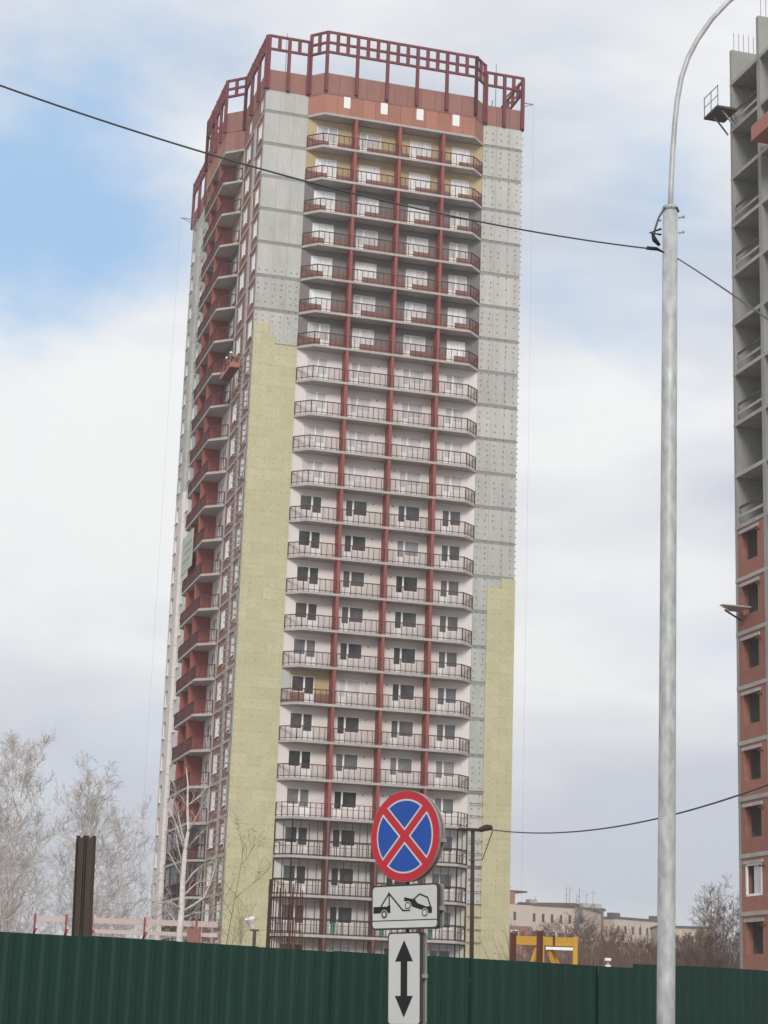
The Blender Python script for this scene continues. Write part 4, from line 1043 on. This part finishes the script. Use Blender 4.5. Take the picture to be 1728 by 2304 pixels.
# ------------------------------------------------------------------ road sign
YS = 16.2; YAW = R(-41.6)
cc = at(914, 1881.5, YS); ct = at(913, 2040.5, YS); cw = at(912.4, 2202, YS)
tilt = math.atan2(cc.x - cw.x, cc.z - cw.z)
sign = thing('road_sign', 'no-stopping road sign with tow-truck plate and two-way arrow plate on one pole', 'road sign', (cw.x - tan(tilt) * cw.z, YS, 0))
sign.rotation_euler = (Matrix.Rotation(tilt, 4, 'Y') @ Matrix.Rotation(YAW, 4, 'Z')).to_euler()
zc, zt_, zw = cc.z / cos(tilt), ct.z / cos(tilt), cw.z / cos(tilt)
MB().tube([(0, .0235, 0), (0, .0235, zc + .25)], .0145, 16).build('pole', M['sign_edge'], sign, smooth=True)
RR = 0.372
def disc(r, n=64): return [(r * cos(2*pi*i/n), r * sin(2*pi*i/n)) for i in range(n)]
def plate2(name, m, pts, y, z, parent, th=0.0006):
    """flat printed shape: pts in (x, z) on the sign face at depth y"""
    mb = MB(); n = len(pts)
    mb.v = [(x, y - th, zz) for x, zz in pts] + [(x, y, zz) for x, zz in pts]
    mb.f = [tuple(range(n)), tuple(range(2*n - 1, n - 1, -1))] + [(i, n + i, n + (i+1) % n, (i+1) % n) for i in range(n)]
    o = mb.build(name, m, parent, (0, 0, z))
    return o
def rrect(w, h, r, n=6):
    out = []
    for cx, cz, a0 in ((w/2 - r, h/2 - r, 0), (-w/2 + r, h/2 - r, 90), (-w/2 + r, -h/2 + r, 180), (w/2 - r, -h/2 + r, 270)):
        for i in range(n + 1): a = R(a0 + 90 * i / n); out.append((cx + r * cos(a), cz + r * sin(a)))
    return out
# round sign: flanged dish, red face, four blue quarters outlined white
rs = plate2('round_plate', M['sign_back'], disc(RR), 0.008, zc, sign, 0.026)
plate2('red_face', M['sign_red'], disc(RR * .992), -0.0185, 0, rs)
def sector(a_mid, rad, h, n=18):
    """quarter between the two diagonal strokes, stroke half width h"""
    pts = [(h * math.sqrt(2), 0.0)]; lim = pi/4 - math.asin(h / rad)
    for i in range(n + 1):
        a = -lim + 2 * lim * i / n; pts.append((rad * cos(a), rad * sin(a)))
    return [(x * cos(a_mid) - y * sin(a_mid), x * sin(a_mid) + y * cos(a_mid)) for x, y in pts]
for q in range(4):
    w_ = plate2('white_outline', M['sign_white'], sector(q * pi/2, RR * .815, RR * .085), -0.020, 0, rs)
for q in range(4):
    plate2('blue_quarter', M['sign_blue'], sector(q * pi/2, RR * .775, RR * .125), -0.0215, 0, rs)
bk_ = plate2('back_plate', M['sign_back'], disc(RR * .985), 0.058, zc, sign, 0.02)
# tow plate
TWd, THt = 0.715, 0.36
tp = plate2('tow_plate', M['sign_edge'], rrect(TWd, THt, .035), 0.008, zt_, sign, 0.026)
plate2('face', M['sign_white'], rrect(TWd - .028, THt - .028, .028), -0.0185, 0, tp)
def tz(pts): return [((x - 0.5) * (TWd - .02), (0.5 - y) * (THt - .02)) for x, y in pts]
def stroke(name, pts, w, y=-0.0205, m='sign_black'):
    for (a, b) in zip(pts[:-1], pts[1:]):
        (x0, z0), (x1, z1) = tz([a, b]); d = Vector((x1 - x0, z1 - z0)).normalized(); n = Vector((-d.y, d.x)) * w / 2; e_ = d * w * .3
        plate2(name, M[m], [(x0 - n.x - e_.x, z0 - n.y - e_.y), (x1 - n.x + e_.x, z1 - n.y + e_.y), (x1 + n.x + e_.x, z1 + n.y + e_.y), (x0 + n.x - e_.x, z0 + n.y - e_.y)], y, 0, tp)
def shape(name, pts, y=-0.0205, m='sign_black'):
    p2 = tz(pts)
    area = sum(p2[i][0] * p2[(i+1) % len(p2)][1] - p2[(i+1) % len(p2)][0] * p2[i][1] for i in range(len(p2)))
    plate2(name, M[m], p2 if area > 0 else p2[::-1], y, 0, tp)
def wheel(cx, cy, ro, ri):
    (x, z), = tz([(cx, cy)])
    plate2('wheel', M['sign_white'], [(x + a * (ro + .006) / 1, z + b * (ro + .006)) for a, b in disc(1, 28)], -0.0213, 0, tp)
    plate2('wheel', M['sign_black'], [(x + a * ro, z + b * ro) for a, b in disc(1, 28)], -0.0220, 0, tp)
    plate2('wheel_hub', M['sign_white'], [(x + a * ri, z + b * ri) for a, b in disc(1, 28)], -0.0227, 0, tp)
shape('truck_bed', [(.02, .48), (.235, .48), (.25, .455), (.285, .455), (.285, .635), (.255, .635), (.235, .60), (.15, .60), (.13, .635), (.02, .635)])
stroke('crane', [(.14, .47), (.262, .17)], .012); stroke('crane', [(.262, .15), (.268, .47)], .012); stroke('crane', [(.262, .17), (.478, .585), (.585, .585)], .013)
shape('car', [(.50, .275), (.63, .325), (.655, .315), (.70, .42), (.84, .515), (.90, .50), (.925, .56), (.918, .66), (.885, .675), (.84, .63), (.79, .60), (.62, .50), (.60, .44), (.555, .37), (.52, .375), (.497, .36)])
stroke('car_roof', [(.645, .33), (.735, .215), (.855, .30), (.905, .53)], .012)
wheel(.557, .475, .030, .021); wheel(.815, .655, .030, .021); wheel(.192, .665, .031, .017)
stroke('ground_line', [(.005, .815), (.995, .815)], .007)
# arrow plate
AW, AH = 0.355, 0.735
ap = plate2('arrow_plate', M['sign_edge'], rrect(AW, AH, .035), 0.008, zw, sign, 0.026)
plate2('face', M['sign_white'], rrect(AW - .026, AH - .026, .028), -0.0185, 0, ap)
hh = .305; hw = .095; sh = .035; hl = .17
plate2('arrow', M['sign_black'], [(0, hh), (-hw, hh - hl), (-sh, hh - hl), (-sh, -hh + hl), (-hw, -hh + hl), (0, -hh), (hw, -hh + hl), (sh, -hh + hl), (sh, hh - hl), (hw, hh - hl)], -0.0200, 0, ap)
plate2('back_plate', M['sign_back'], rrect(TWd, THt * .98, .035), 0.058, zt_, sign, 0.02); plate2('back_plate', M['sign_back'], rrect(AW, AH, .035), 0.058, zw, sign, 0.02)
for (x, z) in ((RR - .002, zc - .05), (TWd / 2 - .002, zt_ - .02), (AW / 2 - .002, zw + .02)):
    MB().box(x - .01, x + .02, -.005, .046, z - .016, z + .016).build('clip', M['sign_back'], sign)

# ------------------------------------------------------------------ the hazy air
hm = bpy.data.materials.new('hazy_air'); hm.use_nodes = True; ht = hm.node_tree; ht.nodes.clear()
ho = ht.nodes.new('ShaderNodeOutputMaterial'); hv = ht.nodes.new('ShaderNodeVolumePrincipled')
hv.inputs['Color'].default_value = (0.98, 0.975, 0.96, 1); hv.inputs['Density'].default_value = 0.00044; hv.inputs['Anisotropy'].default_value = 0.2
ht.links.new(hv.outputs[0], ho.inputs['Volume'])
tag(MB().box(-1200, 1200, -200, 1500, -1, 92).build('haze', hm), 'thin pale haze in the air over the building site', 'haze', kind='stuff')
